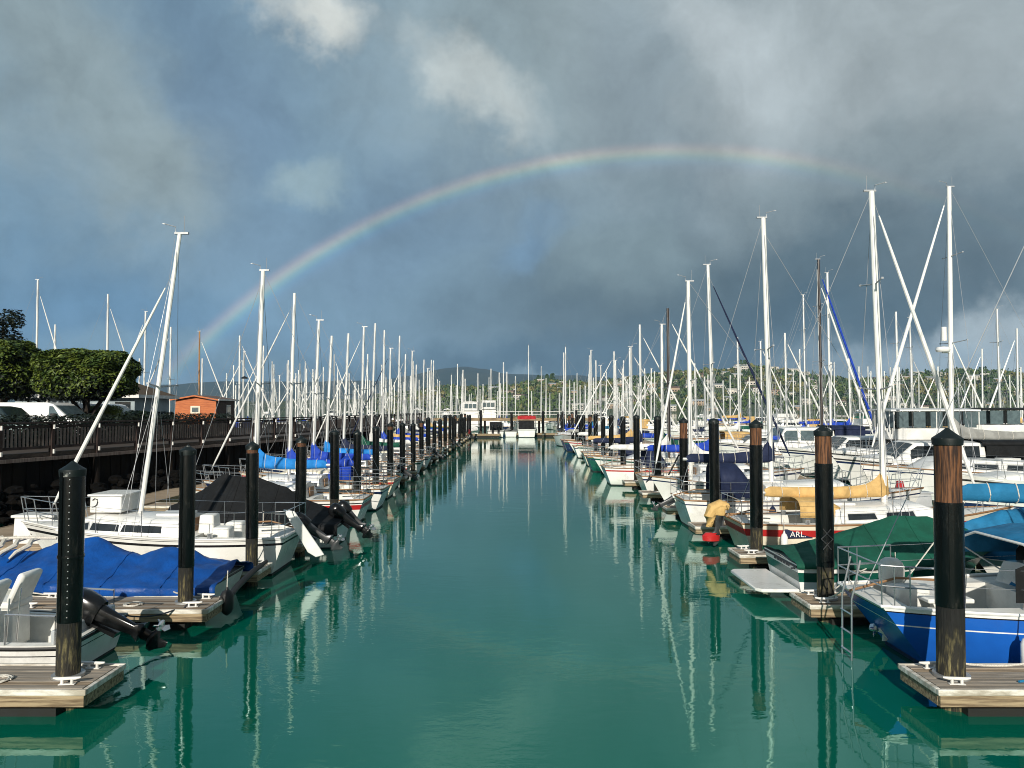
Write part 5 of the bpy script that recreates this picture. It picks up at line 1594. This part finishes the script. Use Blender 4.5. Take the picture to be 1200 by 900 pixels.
to.location = (-2.47, pp_.y - 0.048, pp_.z - 0.075); to.rotation_euler = (PI / 2 + R(8), 0, R(-1.5))
tx.materials.append(M('gelcoat'))
bpy.context.view_layer.update()
lm = bpy.data.meshes.new_from_object(to.evaluated_get(bpy.context.evaluated_depsgraph_get()))
t2 = bpy.data.objects.new('lettering', lm); col.objects.link(t2)
t2.parent = be; t2.location = to.location; t2.rotation_euler = to.rotation_euler
bpy.data.objects.remove(to); t2.name = 'lettering'

nv, H = sailboat('white sailboat with navy boom cover and navy cockpit tent', (9.6, 25.4, 0), 0, L=8.2, B=2.7, fs=1.0, fb=1.3, stripes=((0.84, 0.88, 'hull_navy'),), cab=(-1.5, 2.0, 0.95, 0.5), mast=(-0.95, 10.35), mast_r=0.085, rake=0.18,
                 spread=(0.5,), boom=2.95, boom_z=2.25, cover='canvas_navy', jib=None, collar=0.62, h0=0.36, motor=None)
outboard(nv, (-4.15, 0.5, 0.80), 60, 'motor_white', 'motor_grey', 0.7)
canvas_arc(nv, -2.9, -1.7, 0.95, 1.05, 2.15, 'canvas_navy', 'dodger', sf=0.5)
bo, H = sailboat('white sailboat lying bow out with dark anchor, right row', (9.1, 29.8, 0), PI, L=7.4, B=2.6, fs=0.95, fb=1.3, stripes=((0.86, 0.9, 'hull_navy'),), cab=(-1.0, 2.1, 0.95, 0.45), mast=(2.1, 8.95), mast_r=0.075, rake=-0.05,
                 spread=(0.5,), boom=3.2, boom_z=2.0, cover='canvas_white', jib='mast_white', jib_r=0.04)
mb = MB()
mb.tube([(3.15, 0, 1.34), (3.75, 0, 1.30)], 0.03, 6); mb.tube([(3.0, 0.1, 1.35), (2.6, 0.18, 2.15)], 0.035, 6)
mb.plate([(3.72, -0.22, 1.22), (3.86, 0, 1.05), (3.72, 0.22, 1.22), (3.60, 0, 1.32)], 0.03)
mb.build('anchor', 'rubber', bo)

G2 = 'sailboats in the right row of berths'
for o_ in (be, nv, bo): o_['group'] = G2
rowR = [  # d, x of mast, top z, cover, hull, jib, mast material, rake, text
    (35.0, 9.1, 10.6, 'canvas_royal', 'gelcoat', 'canvas_navy', 'mast_white', 0.22, 'royal blue boom cover and dark furled jib'),
    (40.0, 7.9, 9.25, 'canvas_white', 'gelcoat', 'mast_white', 'mast_dark', 0.02, 'dark brown mast'),
    (44.5, 8.0, 8.9, 'canvas_green', 'gelcoat', None, 'mast_white', 0.0, 'dark green boom cover'),
    (48.6, 7.9, 9.35, 'canvas_navy', 'hull_green', 'mast_white', 'mast_white', 0.05, 'green hull and navy cover'),
    (53.2, 8.2, 8.3, 'canvas_tan', 'gelcoat_cream', 'mast_white', 'mast_alloy', 0.05, 'tan cover and cream hull'),
    (57.6, 8.0, 8.6, 'canvas_royal', 'gelcoat', None, 'mast_white', 0.0, 'royal blue cover, middle of the row'),
    (62.0, 8.3, 7.9, 'canvas_white', 'gelcoat', 'mast_white', 'mast_white', 0.05, 'white cover, middle of the row'),
    (66.5, 8.0, 9.0, 'canvas_navy', 'gelcoat', 'mast_white', 'mast_white', 0.0, 'navy cover and white furled jib, middle of the row'),
    (71.0, 8.1, 8.0, 'canvas_grey', 'hull_navy', 'mast_white', 'mast_alloy', 0.0, 'navy hull and grey cover'),
    (75.5, 8.0, 8.8, 'canvas_royal', 'hull_navy', None, 'mast_white', 0.0, 'navy hull and royal blue cover'),
    (84.5, 8.0, 10.5, 'canvas_teal', 'gelcoat', None, 'mast_white', 0.0, 'teal cover, third from the far pier'),
    (93.0, 5.9, 10.9, 'canvas_royal', 'gelcoat', None, 'mast_white', 0.0, 'blue cover, second from the far pier'),
]
for i, (d, xm, zt, cv, hl, jb, mm, rk, ds) in enumerate(rowR):
    far_ = d > 45
    L_ = 7.6
    sailboat(f'right row sailboat with {ds}', (xm + (0.35 if i % 2 else 0.2) + (3.0 if d == 93.0 else 0.3), d, 0), PI if d > 90 or i in (2, 5, 7, 10) else 0, L=L_, B=2.6, fs=0.92, fb=1.2, hull=hl, stripes=((0.80, 0.88, ['hull_navy', 'hull_red', 'hull_green'][i % 3]),), mast=((-0.3 if d < 90 else 2.9), zt), mast_m=mm,
             mast_r=0.075 if d < 45 else 0.065, rake=rk, spread=(0.5,), boom=3.2, boom_z=2.1 if i == 0 else 1.9, cover=cv, jib=jb, group=G2, detail=1 if far_ else 2, head=(i % 2 == 0), rails=d < 60, wire=0.007, seed=20 + i, dodger='canvas_navy' if i in (1, 3) else None,
             cabm='gelcoat_cream' if i % 4 == 1 else 'gelcoat', xbow=(3.4 if i == 0 else None), jibtop=0.93)
# boat lying bow out at the right, clear of the piles
sailboat('white sailboat lying bow out towards the camera near the far right piles', (5.9, 83.0, 0), -PI * 0.55, L=7.6, B=2.7, fs=0.95, fb=1.3, stripes=(), mast=(0.5, 10.7), boom=3.0, cover='canvas_royal', jib=None, detail=1, group=G2, wire=0.007)

# ------------------------------------------------------------------ boats at the far pier
fb1, H = motor_yacht('white motorboat with bright red bimini, stern to the channel', (2.05, 110.2, 0), PI / 2, L=7.5, B=2.75, fs=1.15, fb=1.5, stripes=(), cab=(-1.2, 1.6, 1.05, 1.0), arch=False, group='boats at the far pier', cat='motorboat', detail=1)
canvas_arc(fb1, -3.6, -1.0, 1.3, 2.55, 3.05, 'canvas_red', 'bimini', front=False)
mb = MB()
for sx in (-3.5, -1.1):
    for sy in (-1.28, 1.28): mb.tube([(sx, sy, 1.0), (sx, sy, 2.6)], 0.03, 6)
mb.build('bimini_frame', 'steel', fb1)
MB().box((-3.62, 0, 2.78), (0.05, 2.5, 0.5)).build('valance', 'canvas_red', fb1)
MB().box((-2.4, 0, 1.75), (1.9, 2.2, 1.2)).build('cockpit_screen', 'canvas_black', fb1, bevel=0.05)
fb2, H = motor_yacht('white motorboat with twin black outboards before the far pier', (-2.3, 109.8, 0), PI / 2, L=6.8, B=2.5, fs=0.95, fb=1.3, stripes=(), cab=(-1.3, 1.2, 1.0, 1.25), arch=False, group='boats at the far pier', cat='motorboat', detail=1)
outboard(fb2, (-3.6, 0.4, 1.0), 5, 'motor_black', 'motor_black', 1.3)
outboard(fb2, (-3.6, -0.4, 1.0), 5, 'motor_black', 'motor_black', 1.3)
MB().box((-1.9, 0, 1.6), (0.9, 1.7, 1.1)).build('cockpit_screen', 'canvas_black', fb2, bevel=0.05)
fb3, H = runabout('small white runabout left of the twin outboard boat', (-7.4, 109.5, 0), 0.1, L=5.0, B=2.1, fs=0.8, fb=1.1, group='boats at the far pier', cockpit=False)
tarp(fb3, H, [(-2.5, 1.0), (-0.5, 1.9), (1.0, 1.8), (2.5, 1.3)], 'canvas_white', amp=0.03)
fb4, H = runabout('small covered boat between the twin outboards and red bimini', (-0.2, 110.5, 0), PI / 2, L=5.0, B=1.9, fs=0.8, fb=1.0, group='boats at the far pier', cockpit=False)
tarp(fb4, H, [(-2.5, 1.0), (0, 1.5), (2.5, 1.2)], 'canvas_grey')
# two white sport fishers with enclosed bridges behind the pier
for k, (px, d, hc) in enumerate(((552, 120.5, 1.9), (573, 121.5, 2.1))):
    x = (px - 600) / F * d
    wr, H = motor_yacht('tall white sport fisher with canvas-enclosed bridge behind the far pier, %s one' % ('left' if k == 0 else 'right'), (x, d, 0), PI / 2, L=9.0, B=3.3, fs=1.3, fb=1.9, stripes=(), cab=(-1.6, 2.2, 1.25, hc), fly=(-1.4, 1.2), hardtop='canvas_white', panel='canvas_white', HT=1.9, arch=False, group='white sport fishers behind the far pier', detail=1, rails=False)
    for sd in (1, -1):
        MB().tube([(-1.8, sd * 1.35, 1.9), (-2.6, sd * 2.1, 7.2)], [0.05, 0.02], 6).build('outrigger', 'mast_white', wr)
sailboat('white sailboat with bare forestay straight behind the red bimini', (2.6, 119, 0), PI / 2, L=8, mast=(0.3, 14.0), boom=3.0, cover='canvas_white', jib=None, detail=1, group='boats at the far pier', rails=False, wire=0.008)

# ------------------------------------------------------------------ second row on the right: the boats one can tell apart
GY = 'motor yachts behind the right row'
gs, H = sailboat('large white sailboat with grey boom cover, tallest mast at right', (20.2, 32.8, 0), PI, L=10.4, B=3.2, fs=1.2, fb=1.55, hull='gelcoat', stripes=((0.84, 0.88, 'hull_navy'),), cab=(-1.6, 2.8, 1.1, 0.55), mast=(1.25, 13.6), mast_r=0.10, rake=0.10,
                 spread=(0.42, 0.74), boom=4.6, boom_z=2.75, cover='canvas_grey', jib='mast_white', jib_r=0.06, jibtop=0.97, xbow=4.9, collar=0.75, h0=0.42, cat='sailboat')
mb = MB()
mb.lathe([(0.0, 0), (0.26, 0.0), (0.30, 0.08), (0.26, 0.2), (0.0, 0.24)], 14)
rd = mb.build('radar_dome', 'gelcoat', gs); rd.location = (1.55, 0, 6.4)
MB().box((1.38, 0, 6.37), (0.4, 0.12, 0.06)).build('radar_bracket', 'mast_white', gs)
MB().tube([(1.35, -0.25, 6.9), (1.35, -0.25, 7.5)], 0.11, 10).build('radar_reflector', 'mast_white', gs)
motor_yacht('white flybridge motor yacht with dark wraparound windows behind the tan-covered sailboat', (21.6, 41.0, 0), PI, L=11.0, B=3.7, fs=1.2, fb=1.8, cab=(-3.4, 2.3, 1.4, 1.1), fly=(-2.6, 1.6), hardtop='gelcoat', arch=False, group=GY)
motor_yacht('white trawler yacht with slanted side windows left of the thickest pile', (19.9, 30.3 + 6.6, 0), PI, L=8.8, B=3.2, fs=1.15, fb=1.7, cab=(-2.4, 2.2, 1.25, 1.2), nwin=2, group=GY, front=1.3, mullion=0.18, arch=False, canvas='canvas_black')
motor_yacht('white cabin cruiser with pale framed wheelhouse windows beyond the navy cover', (19.2, 51.5, 0), PI, L=8.8, B=3.2, fs=1.2, fb=1.7, cab=(-2.2, 1.8, 1.3, 1.5), nwin=3, group=GY, front=0.7, mullion=0.2, glass='glass_pale', arch=False, canvas='canvas_navy')
motor_yacht('white sport cruiser bow behind the teal blue boat cover', (19.6, 26.6, 0), PI, L=9.4, B=3.2, fs=1.1, fb=1.7, stripes=((0.07, 0.40, 'hull_navy'),), cab=(-2.4, 1.0, 1.15, 0.75), nwin=2, group=GY, front=1.4, arch=True, radar=False)  # navy lower band puts the hull's shadow into its colour
motor_yacht('white motor yacht with black canvas bridge at the far right', (29.5, 47.5, 0), PI, L=10.5, B=3.6, fs=1.2, fb=1.8, cab=(-3.2, 2.2, 1.35, 1.15), fly=(-2.4, 1.5), hardtop='canvas_black', arch=False, group=GY)
motor_yacht('green-canopied white motor yacht behind the blue furled jib', (20.6, 45.6, 0), PI, L=9.5, B=3.4, fs=1.15, fb=1.7, cab=(-2.8, 1.9, 1.3, 1.15), canvas='canvas_green', group=GY, arch=True)
motor_yacht('white motor yacht with navy canopy, beside the promenade railing far left', (-22.5, 78.0, 0), 0, L=10.5, B=3.5, fs=1.3, fb=2.0, cab=(-2.8, 2.2, 1.35, 1.3), canvas='canvas_navy', fly=None, arch=True, group='yachts in the left basin')
motor_yacht('cream motor yacht with flybridge behind the promenade railing', (-17.5, 84.0, 0), 0, L=9.5, B=3.4, fs=1.3, fb=1.9, hull='gelcoat_cream', cab=(-2.6, 2.0, 1.3, 1.3), fly=(-2.0, 1.2), hardtop=None, arch=False, group='yachts in the left basin')
ky = motor_yacht('white sport cruiser with sky blue cockpit cover behind the right row', (18.6, 36.0 + 23.0, 0), PI, L=8.6, B=3.1, fs=1.05, fb=1.6, cab=(-1.8, 1.2, 1.1, 0.8), canvas='canvas_sky', group=GY, arch=False)

N2 = 'sailboats behind the right row'
row2 = [  # px base, d, top y, mast, jib, cover, text
    (963, 50.5, 303, 'mast_dark', 'canvas_royal', 'canvas_royal', 'dark brown mast and royal blue furled jib'),
    (962, 54.5, 315, 'mast_white', 'mast_white', 'canvas_white', 'white mast just behind the dark brown mast'),
    (973, 55.5 + 3, 319, 'mast_white', None, 'canvas_green', 'white mast and green cover, right of the dark brown mast'),
    (1053, 63.0, 365, 'mast_white', None, 'canvas_navy', 'white mast left of the crossing furled jibs'),
    (1069, 67.5, 372, 'mast_alloy', None, 'canvas_grey', 'grey mast by the crossing furled jibs'),
    (1116, 72.0, 388, 'mast_white', 'mast_white', 'canvas_tan', 'white mast just right of the tallest right mast'),
    (1172, 56.0, 362, 'mast_alloy', None, 'canvas_navy', 'thin grey mast near the right picture edge'),
    (922, 66.0, 390, 'mast_white', 'mast_white', 'canvas_white', 'white mast in front of the ridge houses'),
    (944, 70.5, 345, 'mast_alloy', None, 'canvas_royal', 'slim alloy mast left of the dark brown mast'),
    (866, 75.0, 395, 'mast_white', None, 'canvas_white', 'white mast right of the dark furled jib'),
    (893, 79.0, 400, 'mast_white', 'mast_white', 'canvas_green', 'white mast behind the navy cover'),
]
for i, (px, d, ty, mm, jb, cv, ds) in enumerate(row2):
    x = (px - 600) / F * d
    zt = CAM_Z + (480 - ty) / F * d
    sailboat(f'second-row sailboat with {ds}', (x - 0.4, d, 0), 0, L=9.0, B=2.9, fs=1.0, fb=1.35, hull=['gelcoat', 'gelcoat', 'hull_navy', 'gelcoat_cream'][i % 4], mast=(0.4, zt), mast_m=mm, mast_r=0.085, rake=0.1, spread=(0.45, 0.75) if zt > 11 else (0.5,),
             boom=3.5, boom_z=2.0, cover=cv, jib=jb, jib_r=0.07, detail=1, rails=False, wire=0.008, group=N2, seed=50 + i, head=(i % 2 == 0))

# left basin masts behind the trees and the railing
NB = 'sailboats in the basin left of the promenade'
rowB = [  # px, d, top y, mast, text
    (38, 72, 327, 'mast_white', 'thick white mast above the leftmost clipped tree'),
    (66, 80, 380, 'mast_white', 'short white mast between the two clipped trees'),
    (121, 72, 344, 'mast_white', 'white mast above the broad clipped tree'),
    (172, 78, 365, 'mast_white', 'white mast between tree and slanting furled sail'),
    (160, 86, 420, 'mast_white', 'short white mast beside the broad clipped tree'),
    (202, 80, 383, 'mast_white', 'white mast above the low shingle roof'),
    (230, 86, 388, 'mast_wood', 'varnished wooden mast above the orange house'),
    (239, 92, 420, 'mast_white', 'white mast right of the wooden mast'),
    (277, 76, 393, 'mast_white', 'white mast with radar right of the orange house'),
    (288, 90, 412, 'mast_alloy', 'alloy mast right of the orange house'),
    (271, 96, 428, 'mast_white', 'short white mast right of the orange house'),
    (311, 84, 405, 'mast_white', 'white mast just behind the sky blue boat mast'),
    (325, 98, 440, 'mast_white', 'short mast above the railing bend'),
    (340, 92, 422, 'mast_white', 'white mast left of the second tall left mast'),
    (334, 104, 426, 'mast_alloy', 'grey mast left of the second tall left mast'),
    (352, 98, 434, 'mast_white', 'short white mast beside the second tall left mast'),
    (357, 108, 432, 'mast_white', 'farthest short mast beside the second tall left mast'),
    (381, 104, 430, 'mast_white', 'white mast above the railing end'),
    (407, 112, 438, 'mast_white', 'small white mast beyond the railing end'),
]
for i, (px, d, ty, mm, ds) in enumerate(rowB):
    x = (px - 600) / F * d
    zt = CAM_Z + (480 - ty) / F * d
    t_, H = sailboat(f'left basin sailboat with {ds}', (x, d, 0), [0.2, PI + 0.1][i % 2], L=9.0, B=2.9, fs=1.0, fb=1.4, mast=(0.3, zt), mast_m=mm, mast_r=0.085, rake=0.05, spread=(0.5,), boom=3.3, boom_z=2.2,
                     cover=['canvas_royal', 'canvas_white', 'canvas_navy', 'canvas_green'][i % 4], jib=['mast_white', None, 'canvas_white'][i % 3], jib_r=0.06, detail=1, rails=False, wire=0.008, group=NB, seed=80 + i, head=(i % 3 == 0))
    if px == 277:
        MB().lathe([(0.0, 0), (0.3, 0.0), (0.34, 0.1), (0.0, 0.28)], 14).build('radar_dome', 'rubber', t_).location = (0.75, 0, 7.0)

# ------------------------------------------------------------------ far rows: copies of a few kinds
proto = []
for i, (cv, hl, jb, mm, h_) in enumerate((('canvas_royal', 'gelcoat', 'mast_white', 'mast_white', 9.5), ('canvas_white', 'gelcoat', None, 'mast_white', 10.5), ('canvas_navy', 'hull_navy', 'canvas_white', 'mast_alloy', 9.0), ('canvas_tan', 'gelcoat_cream', None, 'mast_white', 8.5),
                                       ('canvas_green', 'gelcoat', 'mast_white', 'mast_white', 10.0), ('canvas_grey', 'gelcoat', 'mast_white', 'mast_alloy', 11.0), ('canvas_royal', 'hull_navy', None, 'mast_white', 8.8))):
    t_, H = sailboat('far sailboat', (0, -400, 0), 0, L=8.4, B=2.7, fs=0.95, fb=1.3, hull=hl, stripes=((0.8, 0.88, 'hull_navy'),), mast=(0.3, h_), mast_m=mm, mast_r=0.10, rake=0.08, spread=(0.5,), boom=3.1, boom_z=1.9, cover=cv, jib=jb, jib_r=0.07, detail=1, rails=False, wire=0.010, seed=90 + i, head=(i in (0, 4)))
    proto.append((t_, cv.split('_')[1], 'sail'))
for i, (cv, fl) in enumerate(((None, (-2.0, 1.2)), ('canvas_navy', None), ('canvas_tan', None))):
    t_, H = motor_yacht('far motor yacht', (0, -400, 0), 0, L=9.0, B=3.2, stripes=(), cab=(-2.4, 1.8, 1.2, 1.15), fly=fl, canvas=cv, arch=(i != 2), rails=False, nwin=2, detail=1)
    proto.append((t_, (cv or 'white').split('_')[-1], 'motor'))
used = [(o.location.x, o.location.y) for o in col.objects if o.parent is None and o.get('category') in ('sailboat', 'motor yacht', 'covered boat', 'motorboat')]
rf = random.Random(77)
spots = [((px - 600) / F * d + 0.0, d, PI / 2, 'P') for px, d in ((528, 128), (536, 133), (545, 138), (585, 131), (590, 142), (594, 128), (560, 140), (566, 150), (652, 122), (660, 131), (673, 125), (690, 127), (702, 130), (640, 175), (300, 112), (318, 121), (346, 125), (366, 118), (372, 131), (388, 126), (398, 133), (415, 124), (425, 136), (433, 128), (447, 134), (452, 146), (462, 132), (474, 138), (484, 130), (491, 144), (503, 136), (515, 131))]
for x0 in (21.5, 40.0, 51.0, 69.0, 80.0, 98.0):
    y = 50.0 if x0 < 30 else 55.0
    while y < 165:
        spots.append((x0 + rf.uniform(-.8, .8), y + rf.uniform(-.5, .5), 0 if rf.random() < 0.6 else PI, 'R'))
        y += rf.uniform(4.2, 6.6) + (1.5 if x0 > 60 else 0)
for y0 in (122, 140, 150, 168, 180, 200):
    x = -52.0
    while x < 18 + (y0 - 122) * 0.2:
        spots.append((x + rf.uniform(-.6, .6), y0 + rf.uniform(-1.5, 1.5), PI / 2 if rf.random() < 0.5 else -PI / 2, 'P'))
        x += rf.uniform(3.9, 8.0)
for x0 in (-28, -40):
    y = 100.0
    while y < 118:
        spots.append((x0 + rf.uniform(-.8, .8), y, 0, 'P')); y += rf.uniform(5, 8)
far = []
for x, y, rz, zn in spots:
    px = 600 + F * x / y
    if px < 250 or px > 1235: continue
    if any((x - a) ** 2 / 36 + (y - b_) ** 2 / (9 if zn == 'R' else 30) < 1 for a, b_ in used): continue
    k = rf.choice([0, 1, 1, 2, 3, 4, 5, 6, 7, 8, 9] if zn == 'R' else [0, 1, 1, 2, 3, 4, 5, 6, 1, 7])
    if zn == 'P' and 602 < px < 650 and k < 7 and y < 170: k = 9
    s = rf.uniform(0.86, 1.12)
    far.append((px, x, y, rz, k, s, zn))
first = {}
cls = {}
for px, x, y, rz, k, s, zn in sorted(far):
    pr_, cv, typ = proto[k]
    zs = s * (rf.uniform(0.9, 1.25) if typ == 'sail' else 1.0)
    if k not in first: first[k] = o = pr_; o.location = (x, y, 0); o.rotation_euler = (0, 0, rz)
    else: o = copy_tree(pr_, (x, y, 0), rz)
    o.scale = (s, s, zs if typ == 'sail' else s)
    where = 'beyond the far pier' if zn == 'P' else ('in near right rows' if x < 45 else ('in middle right rows' if x < 75 else 'in farthest right rows'))
    o['group'] = ('far sailboats ' if typ == 'sail' else 'far motor yachts ') + where
    cls.setdefault((typ, cv, k, where), []).append(o)
for i, (t_, cv, typ) in enumerate(proto):
    if i not in first:
        for ch in t_.children_recursive: bpy.data.objects.remove(ch)
        bpy.data.objects.remove(t_)
for (typ, cv, k, where), os_ in cls.items():
    for i, o in enumerate(os_):
        hl = {2: 'navy-hulled ', 6: 'navy-hulled ', 3: 'cream '}.get(k, 'white ')
        base = f'{hl}sailboat with {"royal blue" if cv == "royal" else cv} boom cover' if typ == 'sail' else ('white flybridge yacht' if k == 7 else f'white motor yacht with {cv} canopy')
        o['label'] = f'{base}, ' + (f'{ORD[i + 1]} from left ' if len(os_) > 1 else 'the only such ') + where

# ------------------------------------------------------------------ small things on the docks
def line(name, label, pts, r=0.014, m='rope', sag=0.12, cat='rope', group=None):
    pts = [Vector(p) for p in pts]
    out = []
    for a, b_ in zip(pts, pts[1:]):
        for k in range(8):
            u = k / 8
            p = a.lerp(b_, u); p.z -= sag * 4 * u * (1 - u); out.append(p)
    out.append(pts[-1])
    return tag(MB().tube(out, r, 6).build(name, m), label, cat, group)


ML = 'mooring lines near the camera'
line('mooring_line', 'pale mooring line from nearest right dock cleat along the dock', [(5.80, 10.35, 0.52), (6.7, 10.45, 0.42), (7.6, 10.6, 0.50), (8.6, 11.0, 1.0)], 0.016, sag=0.02, group=ML)
line('mooring_line', 'dark mooring line at the second left finger dock end', [(-5.72, 13.62, 0.52), (-5.9, 13.40, 0.40), (-6.5, 12.6, 0.55)], 0.014, 'rope_dark', 0.08, group=ML)
line('mooring_line', 'pale mooring line of the tarpaulin boat to its dock', [(-6.2, 14.2, 0.50), (-6.6, 14.7, 0.52)], 0.014, sag=0.03, group=ML)
line('mooring_line', 'pale mooring line from green covered boat to second right dock', [(6.1, 14.5, 0.50), (6.6, 15.0, 0.66), (7.2, 15.25, 0.82)], 0.013, sag=0.03, group=ML)
line('mooring_line', 'pale mooring line from the white trailer sailboat stern', [(-5.75, 17.3, 0.50), (-5.75, 18.0, 0.9)], 0.013, sag=0.05, group=ML)
line('mooring_line', 'mooring line from blue sailboat stern to second right dock', [(5.75, 13.9, 0.50), (5.75, 13.0, 1.0)], 0.012, sag=0.06, group=ML)


def bumper(label, x, d, z0, z1, r=0.10, m='rubber'):
    t_ = thing('fender', label, 'fender', (x, d, 0), 0, 'fenders by the docks')
    MB().lathe([(0.02, z0 - 0.02), (r * 0.7, z0 + 0.03), (r, z0 + 0.1), (r, z1 - 0.1), (r * 0.7, z1 - 0.03), (0.03, z1), (0.02, z1 + 0.05)], 14).build('cylinder', m, t_)
    MB().tube([(0, 0, z1 + 0.02), (0, 0.02, z1 + 0.35)], 0.010, 5).build('lanyard', 'rope', t_)


bumper('black fender hanging at the end of the second left finger dock', -5.30, 14.25, 0.10, 0.55, 0.12)
bumper('white fender hanging on the trailer sailboat side', -7.4, 17.55, 0.25, 0.75, 0.10, 'gelcoat')
bumper('dark blue fender hanging on the navy covered sailboat', 8.2, 24.0, 0.35, 0.85, 0.10, 'canvas_navy')
# black tube and hose at the second left dock
tag(MB().tube([(-5.36, 14.1, 0.40), (-5.32, 14.5, 0.40), (-5.36, 15.0, 0.46), (-5.25, 15.5, 0.62), (-5.1, 15.9, 0.75)], [0.04, 0.06, 0.065, 0.06, 0.04], 10).build('dock_bumper', 'rubber'), 'black rubber bumper tube curling round the second left dock end', 'bumper')
# dock steps and boxes
def dbox(label, x, d, m='gelcoat', sx=0.9, sy=0.5, sz=0.5):
    t_ = thing('dock_box', label, 'dock box', (x, d, 0.445), 0, 'dock boxes on the right docks')
    MB().box((0, 0, sz / 2), (sx, sy, sz), taper=0.94).build('chest', m, t_, bevel=0.02)
    MB().box((0, 0, sz + 0.03), (sx + 0.07, sy + 0.07, 0.06)).build('lid', m, t_, bevel=0.02)


dbox('white dock box on the main walkway by the teal covered launch', 14.3, 18.0)
dbox('white dock box on the walkway near the tan covered sailboat', 14.4, 22.6)
dbox('grey dock box on the walkway near the navy covered sailboat', 14.3, 27.0, 'gelcoat_grey')
# red and blue sail bags on a foredeck
sb = thing('deck_bag', 'red upright sail bag standing on the right walkway float', 'sail bag', (14.75, 29.0, 0.442))
MB().rings([[(math.cos(2 * PI * k / 12) * 0.16 * f_, math.sin(2 * PI * k / 12) * 0.16 * f_, z) for k in range(12)] for f_, z in ((0.8, 0), (1, 0.1), (1.05, 0.5), (0.7, 0.75))]).build('bag', 'canvas_red', sb)

# fenders hanging on the boats that line the channel
for k, (x, d, m, lab) in enumerate(((7.0, 19.65, 'gelcoat', 'white fender on the cream sailboat side'), (8.6, 19.65, 'canvas_navy', 'navy fender on the cream sailboat side'), (7.6, 15.15, 'gelcoat', 'white fender on the green covered motorboat'),
                                    (7.2, 10.72, 'gelcoat', 'white fender between blue sailboat and nearest right dock'), (7.4, 28.45, 'gelcoat', 'white fender on the bow-out sailboat'), (-6.9, 21.2, 'gelcoat', 'white fender on the black canvas motorboat'),
                                    (-7.2, 25.1, 'canvas_royal', 'blue fender on the sky blue covered sailboat'), (-10.3, 17.5, 'gelcoat', 'white fender near the trailer sailboat bow'))):
    bumper(lab, x, d, 0.22, 0.72, 0.09, m)


def coil(label, x, y, z, r=0.16):
    pts = []
    for k in range(64):
        a = 2 * PI * k / 16
        rr_ = r * (1 - 0.10 * (k // 16)) * (1 + 0.04 * math.sin(a * 3))
        pts.append((x + math.cos(a) * rr_, y + math.sin(a) * rr_, z + 0.012 + 0.006 * math.sin(a * 2 + k)))
    tag(MB().tube(pts, 0.011, 5).build('rope_coil', 'rope'), label, 'rope coil', 'rope coils on the docks')


coil('coiled pale rope on the nearest left finger dock', -6.65, 9.95, 0.40)
coil('coiled pale rope on the second left finger dock', -6.8, 13.75, 0.40)
coil('coiled pale rope on the nearest right finger dock', 6.9, 10.0, 0.40)
coil('coiled pale rope on the second right finger dock', 6.7, 14.05, 0.40)
HS = tag(MB().tube([(6.5 + 0.35 * k, 9.86 + 0.10 * math.sin(k * 1.9), 0.415) for k in range(18)], 0.016, 6).build('water_hose', 'canvas_teal'), 'thin blue water hose lying along the nearest right finger dock', 'hose')
